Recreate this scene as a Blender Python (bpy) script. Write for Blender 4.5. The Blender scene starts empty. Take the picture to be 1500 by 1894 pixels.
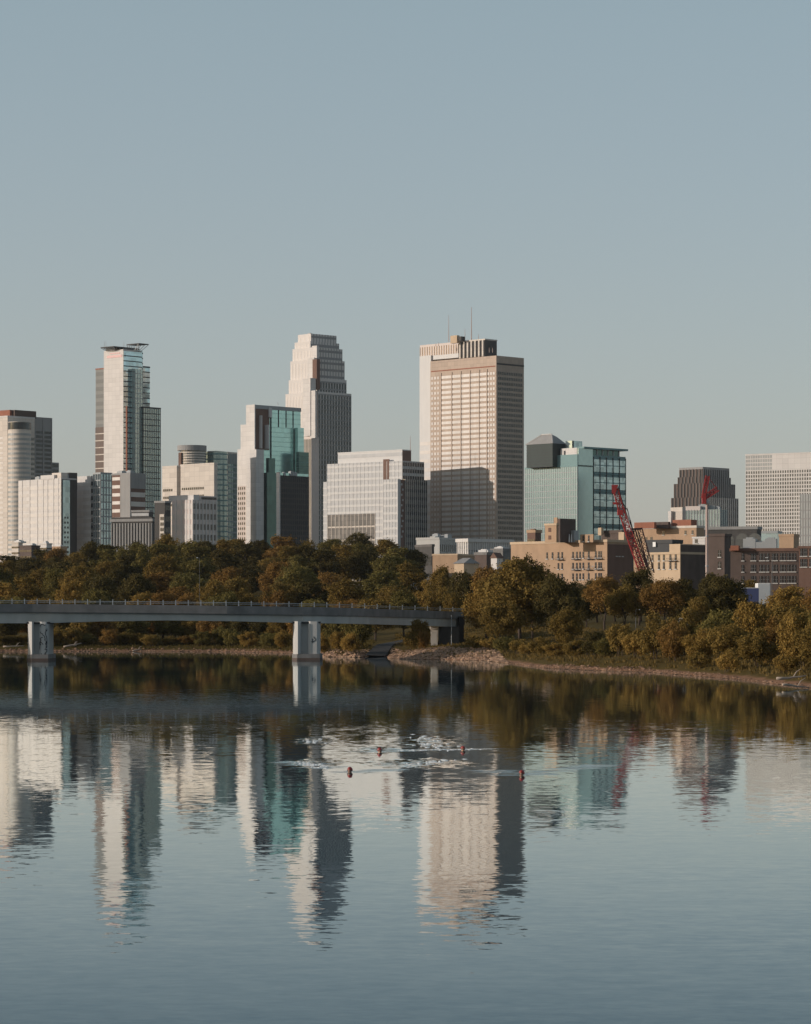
import bpy, bmesh, math, random
import numpy as np
from mathutils import Vector, Matrix, noise as mnoise
R = math.radians
SC = bpy.context.scene
COL = SC.collection
# ---------------------------------------------------------------- camera, sky, sun, exposure
F, YH, CAMH = 5430.0, 1155.0, 5.5          # focal length in photo pixels, horizon row, eye height
cam = bpy.data.cameras.new('camera'); camo = bpy.data.objects.new('camera', cam); COL.objects.link(camo)
camo.location = (0, 0, CAMH); camo.rotation_euler = (R(90), 0, 0)
cam.sensor_fit = 'HORIZONTAL'; cam.sensor_width = 36; cam.lens = F/1500*36
cam.shift_y = (YH-947)/1500; cam.clip_start = 0.5; cam.clip_end = 60000
SC.camera = camo
HAZE = 1.5e-5
SUN_EL, SUN_AZ = 12.5, -101.0               # azimuth from +Y towards +X
wd = bpy.data.worlds.new('World'); SC.world = wd; wd.use_nodes = True
nt = wd.node_tree; bg = nt.nodes['Background']
sky = nt.nodes.new('ShaderNodeTexSky'); sky.sky_type = 'NISHITA'; sky.sun_disc = False
sky.sun_elevation = R(SUN_EL); sky.sun_rotation = R(SUN_AZ)
sky.altitude = 200; sky.air_density = 1.0; sky.dust_density = 1.2; sky.ozone_density = 1.5
# thin whitish veil of a hazy morning over the clear-sky model, thinning towards the zenith
geo = nt.nodes.new('ShaderNodeNewGeometry'); sep = nt.nodes.new('ShaderNodeSeparateXYZ'); nt.links.new(geo.outputs['Incoming'], sep.inputs[0])
ab = nt.nodes.new('ShaderNodeMath'); ab.operation = 'ABSOLUTE'; nt.links.new(sep.outputs['Z'], ab.inputs[0])
mrz = nt.nodes.new('ShaderNodeMapRange'); nt.links.new(ab.outputs[0], mrz.inputs[0])
for i, v in ((1,.2),(2,.8),(3,1.0),(4,.35)): mrz.inputs[i].default_value = v
vs_ = nt.nodes.new('ShaderNodeVectorMath'); vs_.operation = 'SCALE'; 
mr2 = nt.nodes.new('ShaderNodeMapRange'); nt.links.new(ab.outputs[0], mr2.inputs[0])
for i, v in ((1,.03),(2,.21)): mr2.inputs[i].default_value = v
vm_ = nt.nodes.new('ShaderNodeMix'); vm_.data_type = 'RGBA'; vm_.inputs[6].default_value = (1.98,1.89,2.12,1); vm_.inputs[7].default_value = (1.66,1.95,1.96,1); nt.links.new(mr2.outputs[0], vm_.inputs[0])
nt.links.new(vm_.outputs[2], vs_.inputs[0]); nt.links.new(mrz.outputs[0], vs_.inputs['Scale'])
ss_ = nt.nodes.new('ShaderNodeVectorMath'); ss_.operation = 'SCALE'; nt.links.new(sky.outputs[0], ss_.inputs[0]); ss_.inputs['Scale'].default_value = .62
va_ = nt.nodes.new('ShaderNodeVectorMath'); va_.operation = 'ADD'; nt.links.new(vs_.outputs[0], va_.inputs[0]); nt.links.new(ss_.outputs[0], va_.inputs[1])
nt.links.new(va_.outputs[0], bg.inputs['Color']); bg.inputs['Strength'].default_value = 0.11
sl = bpy.data.lights.new('sun', 'SUN'); slo = bpy.data.objects.new('sun', sl); COL.objects.link(slo)
sl.energy = 3.15; sl.angle = R(0.5); sl.color = (1.0, 0.89, 0.79)
tosun = Vector((math.sin(R(SUN_AZ))*math.cos(R(SUN_EL)), math.cos(R(SUN_AZ))*math.cos(R(SUN_EL)), math.sin(R(SUN_EL))))
slo.rotation_euler = tosun.to_track_quat('Z', 'Y').to_euler(); slo.location = (-200, 0, 200)
SC.view_settings.view_transform = 'Standard'; SC.view_settings.look = 'None'
SC.view_settings.exposure = 0.0; SC.view_settings.gamma = 1.0
SC.cycles.max_bounces = 6; SC.cycles.caustics_reflective = False; SC.cycles.caustics_refractive = False

def wp(px, py, D):                          # photo pixel at a real distance -> world point
    return Vector(((px-750)*D/F, D, CAMH+(YH-py)*D/F))
def sc(D): return D/F

# ---------------------------------------------------------------- materials
MATS = {}
def _new(name):
    m = bpy.data.materials.new(name); m.use_nodes = True; MATS[name] = m
    t = m.node_tree; return m, t, t.nodes['Principled BSDF']
def N(t, kind, **kw):
    n = t.nodes.new(kind)
    for k, v in kw.items(): setattr(n, k, v)
    return n
def mathn(t, op, a, b=None):
    n = N(t, 'ShaderNodeMath', operation=op)
    for i, v in enumerate((a, b)):
        if v is None: continue
        if isinstance(v, (int, float)): n.inputs[i].default_value = v
        else: t.links.new(v, n.inputs[i])
    return n.outputs[0]
def mixc(t, fac, a, b, mode='MIX'):
    n = N(t, 'ShaderNodeMix', data_type='RGBA', blend_type=mode)
    for i, v in ((0, fac), (6, a), (7, b)):
        if isinstance(v, (int, float)): n.inputs[i].default_value = v
        elif isinstance(v, tuple): n.inputs[i].default_value = (*v, 1)
        else: t.links.new(v, n.inputs[i])
    return n.outputs[2]
def noise(t, vec, scale, detail=3, rough=.55):
    n = N(t, 'ShaderNodeTexNoise'); n.inputs['Scale'].default_value = scale
    n.inputs['Detail'].default_value = detail; n.inputs['Roughness'].default_value = rough
    t.links.new(vec, n.inputs['Vector']); return n
def mapping(t, vec, scale):
    n = N(t, 'ShaderNodeMapping'); n.inputs['Scale'].default_value = scale; t.links.new(vec, n.inputs['Vector']); return n.outputs[0]
def wall(name, col, var=.12, rough=.75, scale=.06, panel=None):
    """weathered masonry / concrete / stone: broad stains, vertical streaks and optional panel-to-panel variation"""
    m, t, p = _new(name)
    tc = N(t, 'ShaderNodeTexCoord').outputs['Object']
    n1 = noise(t, tc, scale, 4).outputs[0]
    n2 = noise(t, mapping(t, tc, (.5, .5, .04)), 1.0, 2).outputs[0]
    s = mathn(t, 'ADD', mathn(t, 'MULTIPLY', n1, .6), mathn(t, 'MULTIPLY', n2, .4))
    if panel:
        sn = N(t, 'ShaderNodeVectorMath', operation='SNAP'); t.links.new(tc, sn.inputs[0]); sn.inputs[1].default_value = panel
        wn = N(t, 'ShaderNodeTexWhiteNoise'); t.links.new(sn.outputs[0], wn.inputs['Vector'])
        s = mathn(t, 'ADD', mathn(t, 'MULTIPLY', s, .6), mathn(t, 'MULTIPLY', wn.outputs['Value'], .4))
    if panel:                               # thin joints between the panels
        sx = N(t, 'ShaderNodeSeparateXYZ'); t.links.new(tc, sx.inputs[0])
        jz = mathn(t, 'LESS_THAN', mathn(t, 'FRACT', mathn(t, 'DIVIDE', sx.outputs['Z'], panel[2])), .09)
        jx = mathn(t, 'LESS_THAN', mathn(t, 'FRACT', mathn(t, 'DIVIDE', mathn(t, 'ADD', sx.outputs['X'], sx.outputs['Y']), panel[0])), .06)
        s = mathn(t, 'SUBTRACT', s, mathn(t, 'MULTIPLY', mathn(t, 'MAXIMUM', jz, jx), .4))
    mr = N(t, 'ShaderNodeMapRange'); mr.clamp = False; t.links.new(s, mr.inputs[0])
    mr.inputs[1].default_value = .3; mr.inputs[2].default_value = .7; mr.inputs[3].default_value = 1-var; mr.inputs[4].default_value = 1+var
    c = N(t, 'ShaderNodeVectorMath', operation='SCALE'); c.inputs[0].default_value = col; t.links.new(mr.outputs[0], c.inputs['Scale'])
    t.links.new(c.outputs[0], p.inputs['Base Color']); p.inputs['Roughness'].default_value = rough; p.inputs['Specular IOR Level'].default_value = .2
    return m
def glass(name, col, metal=.75, rough=.08, var=.35, panel=(3.1, 3.1, 3.9), bump=.012):
    """coated facade glass: panes differ a little in tone and tilt, so the sky in them is broken up"""
    m, t, p = _new(name)
    tc = N(t, 'ShaderNodeTexCoord').outputs['Object']
    sn = N(t, 'ShaderNodeVectorMath', operation='SNAP'); t.links.new(tc, sn.inputs[0]); sn.inputs[1].default_value = panel
    wn = N(t, 'ShaderNodeTexWhiteNoise'); t.links.new(sn.outputs[0], wn.inputs['Vector'])
    mr = N(t, 'ShaderNodeMapRange'); t.links.new(wn.outputs['Value'], mr.inputs[0]); mr.inputs[3].default_value = 1-var; mr.inputs[4].default_value = 1+var*.5
    c = N(t, 'ShaderNodeVectorMath', operation='SCALE'); c.inputs[0].default_value = col; t.links.new(mr.outputs[0], c.inputs['Scale'])
    t.links.new(c.outputs[0], p.inputs['Base Color'])
    g = N(t, 'ShaderNodeNewGeometry')
    d = N(t, 'ShaderNodeVectorMath', operation='SUBTRACT'); t.links.new(wn.outputs['Color'], d.inputs[0]); d.inputs[1].default_value = (.5, .5, .5)
    n1 = noise(t, tc, .12, 2)
    d2 = N(t, 'ShaderNodeVectorMath', operation='SUBTRACT'); t.links.new(n1.outputs['Color'], d2.inputs[0]); d2.inputs[1].default_value = (.5, .5, .5)
    ad = N(t, 'ShaderNodeVectorMath', operation='ADD'); t.links.new(d.outputs[0], ad.inputs[0]); t.links.new(d2.outputs[0], ad.inputs[1])
    s2 = N(t, 'ShaderNodeVectorMath', operation='SCALE'); t.links.new(ad.outputs[0], s2.inputs[0]); s2.inputs['Scale'].default_value = bump
    a2 = N(t, 'ShaderNodeVectorMath', operation='ADD'); t.links.new(g.outputs['Normal'], a2.inputs[0]); t.links.new(s2.outputs[0], a2.inputs[1])
    nn = N(t, 'ShaderNodeVectorMath', operation='NORMALIZE'); t.links.new(a2.outputs[0], nn.inputs[0]); t.links.new(nn.outputs[0], p.inputs['Normal'])
    p.inputs['Metallic'].default_value = metal; p.inputs['Roughness'].default_value = rough
    return m
def plain(name, col, rough=.6, metal=0.0):
    m, t, p = _new(name); p.inputs['Base Color'].default_value = (*col, 1); p.inputs['Roughness'].default_value = rough; p.inputs['Metallic'].default_value = metal
    return m
wall('cream_stone', (.62, .55, .48), .08, panel=(6, 6, 3.9)); wall('white_stone', (.645, .605, .57), .06, panel=(5, 5, 4)); wall('pink_stone', (.66, .57, .52), .06)
wall('tan_stone', (.475, .37, .295), .08, panel=(4, 4, 3.9)); wall('grey_stone', (.30, .29, .28), .14); wall('dark_stone', (.075, .07, .066), .2)
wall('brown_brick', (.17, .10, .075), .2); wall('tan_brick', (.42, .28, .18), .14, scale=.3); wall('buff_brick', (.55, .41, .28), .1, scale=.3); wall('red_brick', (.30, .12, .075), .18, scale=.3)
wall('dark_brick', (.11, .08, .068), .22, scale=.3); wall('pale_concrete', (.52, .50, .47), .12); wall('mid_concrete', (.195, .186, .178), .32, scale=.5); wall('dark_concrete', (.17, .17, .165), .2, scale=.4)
wall('bluish_steel', (.45, .45, .425), .18, scale=.3); wall('roof_gravel', (.12, .11, .105), .2)
wall('brown_metal', (.10, .065, .05), .2, .5); wall('dark_metal', (.035, .037, .04), .2, .5); wall('teal_panel', (.16, .27, .27), .08, .5); wall('grey_metal', (.36, .37, .37), .1, .5); wall('white_metal', (.60, .58, .56), .06, .5)
glass('teal_glass', (.50, .74, .68), .62, .22, .08); glass('blue_glass', (.50, .62, .65), .75, .07, .2); wall('painted_glare_glass', (.50, .495, .49), .05, .55, panel=(3.1,3.1,3.9)); wall('painted_shade_glass', (.135,.12,.105), .25, .5, panel=(3.1,3.1,3.9)); wall('wing_band', (.20,.2,.19), .06); glass('dark_glass', (.05, .055, .06), .4, .1, .5)  # pale glass has bright sky glare painted in, dim glass has shade
glass('grey_glass', (.33,.335,.32), .0, .5, .12); wall('rib_stone', (.64,.595,.56), .06); wall('dark_green_panel', (.04,.055,.05), .15, .6); wall('ramp_shade', (.05,.047,.045), .25, .95, .8); plain('glitter', (.85,.85,.84), .8); glass('smoke_glass', (.13, .13, .125), .3, .12, .35); glass('dark_teal_glass', (.055, .11, .105), .6, .08, .2); glass('green_glass', (.42, .54, .525), .6, .2, .05, bump=.004); glass('warm_glass', (.61, .555, .505), .0, .5, .14); glass('sage_glass', (.105,.163,.16), .3, .3, .06, bump=.004); wall('wing_grey', (.25,.25,.235), .05); glass('grey_green_glass', (.30,.36,.335), .5, .12, .15)  # ramp tone paints the bank's shade, fleck white paints water glints
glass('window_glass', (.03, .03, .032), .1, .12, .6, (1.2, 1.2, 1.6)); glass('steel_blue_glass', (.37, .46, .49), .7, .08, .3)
plain('crane_red', (.36, .035, .03), .45); plain('crane_dark', (.05, .018, .018), .6); plain('mast_white', (.50, .37, .32), .55); plain('mast_grey', (.42, .42, .43), .5); plain('white_paint', (.78, .77, .75), .5)
plain('blue_paint', (.07, .085, .19), .5); plain('black_paint', (.012, .013, .018), .6); plain('rail_metal', (.42, .43, .44), .45, .6); plain('lamp_metal', (.12, .12, .12), .5, .5)
plain('cap_red', (.30, .035, .028), .4); plain('skin', (.48, .26, .17), .55); plain('swimsuit', (.015, .016, .02), .6); plain('wood_grey', (.42, .33, .26), .85); plain('logo_pink', (.62, .36, .34), .5)
plain('red_sign', (.45, .03, .03), .5)

# ---------------------------------------------------------------- mesh builder
class MB:
    def __init__(s): s.v, s.f = [], []
    def add(s, vs, fs):
        o = len(s.v); s.v += [tuple(v) for v in vs]; s.f += [tuple(i+o for i in f) for f in fs]; return s
    def box(s, x0, x1, y0, y1, z0, z1):
        return s.add([(x0,y0,z0),(x1,y0,z0),(x1,y1,z0),(x0,y1,z0),(x0,y0,z1),(x1,y0,z1),(x1,y1,z1),(x0,y1,z1)],
                     [(3,2,1,0),(4,5,6,7),(0,1,5,4),(1,2,6,5),(2,3,7,6),(3,0,4,7)])
    def prism(s, poly, z0, z1, top=None):
        n = len(poly); top = top or poly
        return s.add([(x,y,z0) for x,y in poly]+[(x,y,z1) for x,y in top],
                     [tuple(range(n-1,-1,-1)), tuple(range(n,2*n))]+[(i,(i+1)%n,n+(i+1)%n,n+i) for i in range(n)])
    def hexa(s, b, t):                      # 4 bottom corners (ccw from above), 4 top corners
        return s.add(list(b)+list(t), [(3,2,1,0),(4,5,6,7),(0,1,5,4),(1,2,6,5),(2,3,7,6),(3,0,4,7)])
    def bar(s, a, b, w, h=None):
        a, b = Vector(a), Vector(b); h = h or w; d = (b-a).normalized()
        u = d.cross(Vector((0,0,1))); u = u.normalized() if u.length > 1e-3 else Vector((1,0,0)); v = u.cross(d).normalized()
        q = [(-1,-1),(1,-1),(1,1),(-1,1)]
        return s.add([a+u*w/2*i+v*h/2*j for i,j in q]+[b+u*w/2*i+v*h/2*j for i,j in q],
                     [(3,2,1,0),(4,5,6,7),(0,1,5,4),(1,2,6,5),(2,3,7,6),(3,0,4,7)])
    def tube(s, pts, rad, n=8):
        pts = [Vector(p) for p in pts]; rad = rad if isinstance(rad, (list,tuple)) else [rad]*len(pts)
        vs, fs = [], []
        for i, p in enumerate(pts):
            d = (pts[min(i+1,len(pts)-1)]-pts[max(i-1,0)]).normalized()
            u = d.cross(Vector((.3,.9,.1))); u = u.normalized() if u.length > 1e-3 else d.orthogonal().normalized(); v = d.cross(u)
            vs += [p+(u*math.cos(2*math.pi*k/n)+v*math.sin(2*math.pi*k/n))*rad[i] for k in range(n)]
        for i in range(len(pts)-1):
            fs += [(i*n+k, i*n+(k+1)%n, (i+1)*n+(k+1)%n, (i+1)*n+k) for k in range(n)]
        fs += [tuple(range(n-1,-1,-1)), tuple((len(pts)-1)*n+k for k in range(n))]
        return s.add(vs, fs)
    def mesh(s, name, mat=None, smooth=False):
        me = bpy.data.meshes.new(name); me.from_pydata(s.v, [], s.f); me.update()
        if mat: me.materials.append(MATS[mat] if isinstance(mat, str) else mat)
        if smooth: me.polygons.foreach_set('use_smooth', [True]*len(me.polygons))
        return me
    def obj(s, name, mat, parent=None, loc=None, smooth=False):
        return link(name, s.mesh(name, mat, smooth), parent, loc)
def link(name, me, parent=None, loc=None):
    o = bpy.data.objects.new(name, me); COL.objects.link(o)
    if parent: o.parent = parent
    if loc is not None: o.location = loc
    return o
def tag(o, label=None, cat=None, group=None, kind=None):
    for k, v in (('label', label), ('category', cat), ('group', group), ('kind', kind)):
        if v: o[k] = v
    return o
def empty(name, loc, rz=0):
    o = bpy.data.objects.new(name, None); COL.objects.link(o); o.location = loc; o.rotation_euler = (0,0,rz); o.empty_display_size = 1; return o

# ---------------------------------------------------------------- ground, shore and water
SHORE = [(-4000,640),(-300,640),(-82,597),(-60,598),(-38,594),(-28,574),(-21.6,556),(-17,520),(-13.8,498),(-8,490),(-6.3,505),(-3.2,505),(-2.6,474),(2,462),(7,456),(12.3,446),(14.8,412),(17.2,373),(22,353),(28,339),(33,299),(35.2,255),(37.5,220),(44,190),(80,150),(4000,150)]
SX = [p[0] for p in SHORE]; SY = [p[1] for p in SHORE]
def shore(x): return float(np.interp(x, SX, SY))
_A = np.array(SHORE[:-1], float); _B = np.array(SHORE[1:], float); _AB = _B-_A; _L2 = (_AB**2).sum(1)
def shore_dist(x, y):                       # signed distance to the waterline, land positive
    p = np.array((x, y)); t = np.clip(((p-_A)*_AB).sum(1)/_L2, 0, 1)
    d = float(np.sqrt(((_A+_AB*t[:,None]-p)**2).sum(1).min()))
    return d if y > shore(x) else -d
ED = [-60,-3,0,2.5,12,45,75,110,220,350,500,700,9000]
EZL = [-5,-.5,.02,.8,1.8,2.9,3.6,4.8,9,15,20,21,21]
EZR = [-5,-.5,.02,.8,2.0,4.3,5.4,6.2,8.5,11,14,15,20]
def gz(x, y):
    d = shore_dist(x, y)
    w = min(1, max(0, (x-(-5))/20.0))
    return float(np.interp(d, ED, EZL))*(1-w)+float(np.interp(d, ED, EZR))*w
# ---------------------------------------------------------------- ground sheet
def ground_mat():
    m, t, p = _new('ground_soil')
    g = N(t, 'ShaderNodeNewGeometry'); pos = g.outputs['Position']
    z = N(t, 'ShaderNodeSeparateXYZ'); t.links.new(pos, z.inputs[0])
    n1 = noise(t, pos, .35, 5).outputs[0]; n2 = noise(t, pos, 2.2, 4).outputs[0]
    zz = mathn(t, 'ADD', z.outputs['Z'], mathn(t, 'MULTIPLY', mathn(t, 'SUBTRACT', n1, .5), .45))
    mud = mixc(t, n2, (.17, .09, .052), (.32, .185, .115))
    grass = mixc(t, n2, (.05, .04, .013), (.15, .10, .034))
    mr = N(t, 'ShaderNodeMapRange'); t.links.new(zz, mr.inputs[0]); mr.inputs[1].default_value = .22; mr.inputs[2].default_value = .42
    t.links.new(mixc(t, mr.outputs[0], mud, grass), p.inputs['Base Color']); p.inputs['Roughness'].default_value = 1.0; p.inputs['Specular IOR Level'].default_value = .03
    return m
ground_mat()
gx = sorted(set([-4000,-3000,-2000,-1200,-800,-600]+list(range(-500,-120,20))+[x*1.5 for x in range(-80,81)]+list(range(140,520,20))+[600,800,1200,2000,3000,4000]))
gy = sorted(set([60,100]+[130+2.5*k for k in range(0,212)]+list(range(665,1200,15))+list(range(1200,2000,50))+[2200,2600,3200,4500,6000]))
b = MB(); b.v = [(x, y, gz(x,y)+(mnoise.noise(Vector((x*.12,y*.12,0)))*.25 if abs(x)<200 and y<1000 and shore_dist(x,y)>1 else 0)) for y in gy for x in gx]
nx = len(gx); b.f = [(j*nx+i, j*nx+i+1, (j+1)*nx+i+1, (j+1)*nx+i) for j in range(len(gy)-1) for i in range(nx-1)]
tag(b.obj('ground', 'ground_soil', smooth=True), 'brown river bank and grassy slope rising behind the water', kind='structure')

# ---------------------------------------------------------------- water: fine ripples a few millimetres high, calmer in lanes
SWIM = [(700,1391),(649,1428),(855,1388),(967,1434)]
def gpt(px, py, z=0.0):
    D = (CAMH-z)*F/(py-YH); return Vector(((px-750)*D/F, D, z))
def water_mat(name, k=1.0):
    m, t, p = _new(name)
    g = N(t, 'ShaderNodeNewGeometry'); pos = g.outputs['Position']
    tot = None
    for sca, amp in (((.15,.3,1), .004), ((.8,1.5,1), .020), ((2.0,3.2,1), .030), ((4.5,7.0,1), .022)):
        nn = noise(t, mapping(t, pos, sca), 1.0, 2, .5).outputs['Color']
        d = N(t, 'ShaderNodeVectorMath', operation='SUBTRACT'); t.links.new(nn, d.inputs[0]); d.inputs[1].default_value = (.5,.5,.5)
        s = N(t, 'ShaderNodeVectorMath', operation='MULTIPLY'); t.links.new(d.outputs[0], s.inputs[0]); s.inputs[1].default_value = (amp*2.1, amp*.78, 0)
        if tot is None: tot = s.outputs[0]
        else:
            a = N(t, 'ShaderNodeVectorMath', operation='ADD'); t.links.new(tot, a.inputs[0]); t.links.new(s.outputs[0], a.inputs[1]); tot = a.outputs[0]
    lane = noise(t, mapping(t, pos, (.012,.03,1)), 1.0, 3).outputs[0]
    mr = N(t, 'ShaderNodeMapRange'); t.links.new(lane, mr.inputs[0]); mr.inputs[1].default_value = .38; mr.inputs[2].default_value = .62; mr.inputs[3].default_value = .45*k; mr.inputs[4].default_value = 1.25*k
    sy = N(t, 'ShaderNodeSeparateXYZ'); t.links.new(pos, sy.inputs[0])      # calmer water in the lee of the far bank
    lee = N(t, 'ShaderNodeMapRange'); t.links.new(sy.outputs['Y'], lee.inputs[0]); lee.inputs[1].default_value = 130; lee.inputs[2].default_value = 260; lee.inputs[3].default_value = 1.0; lee.inputs[4].default_value = .65
    sc_ = N(t, 'ShaderNodeVectorMath', operation='SCALE'); t.links.new(tot, sc_.inputs[0]); t.links.new(mathn(t, 'MULTIPLY', mr.outputs[0], lee.outputs[0]), sc_.inputs['Scale'])
    # water churned up behind the swimmers: choppier inside a few soft-edged patches
    churn = None
    for (px, py, wx, wy) in ((793,1372,1.3,6.5),(775,1412,1.7,3.2),(575,1411,.9,3.0),(580,1370,.8,4.0),(700,1386,.9,3.0)):
        c = gpt(px, py); sb = N(t, 'ShaderNodeVectorMath', operation='SUBTRACT'); t.links.new(pos, sb.inputs[0]); sb.inputs[1].default_value = c
        dv = N(t, 'ShaderNodeVectorMath', operation='MULTIPLY'); t.links.new(sb.outputs[0], dv.inputs[0]); dv.inputs[1].default_value = (1/wx,1/wy,0)
        ln = N(t, 'ShaderNodeVectorMath', operation='DOT_PRODUCT'); t.links.new(dv.outputs[0], ln.inputs[0]); t.links.new(dv.outputs[0], ln.inputs[1])
        e_ = mathn(t, 'EXPONENT', mathn(t, 'MULTIPLY', ln.outputs['Value'], -1.0)); churn = e_ if churn is None else mathn(t, 'ADD', churn, e_)
    cn = noise(t, mapping(t, pos, (2.2,1.6,1)), 1.0, 3, .6).outputs['Color']
    cd = N(t, 'ShaderNodeVectorMath', operation='SUBTRACT'); t.links.new(cn, cd.inputs[0]); cd.inputs[1].default_value = (.5,.5,.5)
    cs = N(t, 'ShaderNodeVectorMath', operation='MULTIPLY'); t.links.new(cd.outputs[0], cs.inputs[0]); cs.inputs[1].default_value = (.5,.32,0)
    ce = N(t, 'ShaderNodeVectorMath', operation='SCALE'); t.links.new(cs.outputs[0], ce.inputs[0]); t.links.new(churn, ce.inputs['Scale'])
    a0 = N(t, 'ShaderNodeVectorMath', operation='ADD'); t.links.new(sc_.outputs[0], a0.inputs[0]); t.links.new(ce.outputs[0], a0.inputs[1])
    ad = N(t, 'ShaderNodeVectorMath', operation='ADD'); t.links.new(a0.outputs[0], ad.inputs[0]); t.links.new(g.outputs['Normal'], ad.inputs[1])
    nz = N(t, 'ShaderNodeVectorMath', operation='NORMALIZE'); t.links.new(ad.outputs[0], nz.inputs[0]); 
    out = t.nodes['Material Output']; fr = N(t, 'ShaderNodeFresnel'); fr.inputs['IOR'].default_value = 1.34; t.links.new(nz.outputs[0], fr.inputs['Normal'])
    gl = N(t, 'ShaderNodeBsdfGlossy'); gl.inputs['Color'].default_value = (.94,.995,1,1); gl.inputs['Roughness'].default_value = .015; t.links.new(nz.outputs[0], gl.inputs['Normal'])
    df = N(t, 'ShaderNodeBsdfDiffuse'); df.inputs['Color'].default_value = (.001,.055,.095,1)
    mx = N(t, 'ShaderNodeMixShader'); fm = N(t, 'ShaderNodeMapRange'); t.links.new(fr.outputs[0], fm.inputs[0]); fm.inputs[1].default_value = .31; fm.inputs[2].default_value = .73; fm.inputs[3].default_value = .08; fm.inputs[4].default_value = .94; t.links.new(fm.outputs[0], mx.inputs[0]); t.links.new(df.outputs[0], mx.inputs[1]); t.links.new(gl.outputs[0], mx.inputs[2]); t.links.new(mx.outputs[0], out.inputs['Surface']); t.nodes.remove(p)
    return m
water_mat('river_water', .8); water_mat('ruffled_water', 2.2)
b = MB(); b.add([(-3990,-400,0),(3990,-400,0),(3990,900,0),(-3990,900,0)], [(0,1,2,3)])
tag(b.obj('water', 'river_water'), 'calm blue grey river mirroring the skyline', kind='structure')
# dark ramp-shaped sheet painting the shade on the bank beside the riprap
b = MB(); pts = [(-5.6,500,-.3),(-4.8,508,.5),(-4.0,516,1.25),(-2.5,530,2.15),(.5,545,2.75)]
L, Rr = [], []
for i,(x,y,z) in enumerate(pts):
    w = 2.6-.25*i; L.append((x-w/2,y,max(z,gz(x-w/2,y)+.28))); Rr.append((x+w/2+.8,y,max(z,gz(x+w/2,y)+.28)))
n = len(pts); b.v = L+Rr+[(x,y,z-1.2) for x,y,z in L+Rr]
b.f = [(i, n+i, n+i+1, i+1) for i in range(n-1)]+[(2*n+i, i, i+1, 2*n+i+1) for i in range(n-1)]+[(n+i, 3*n+i, 3*n+i+1, n+i+1) for i in range(n-1)]
tag(b.obj('shade_ramp', 'ramp_shade'), 'dark ramp shape painting the shade on the bank under the bridge', kind='structure')

# ---------------------------------------------------------------- thin morning haze over river and city
m = bpy.data.materials.new('haze'); m.use_nodes = True; t = m.node_tree; t.nodes.clear(); MATS['haze'] = m
o_ = t.nodes.new('ShaderNodeOutputMaterial'); v_ = t.nodes.new('ShaderNodeVolumePrincipled'); v_.inputs['Density'].default_value = HAZE; v_.inputs['Color'].default_value = (.93,.96,1,1); v_.inputs['Anisotropy'].default_value = .1
t.links.new(v_.outputs[0], o_.inputs['Volume'])
b = MB(); b.box(-4100,4100,-500,6100,-8,330); tag(b.obj('haze','haze'), 'thin pale morning haze over the river and city', kind='stuff')
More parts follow.
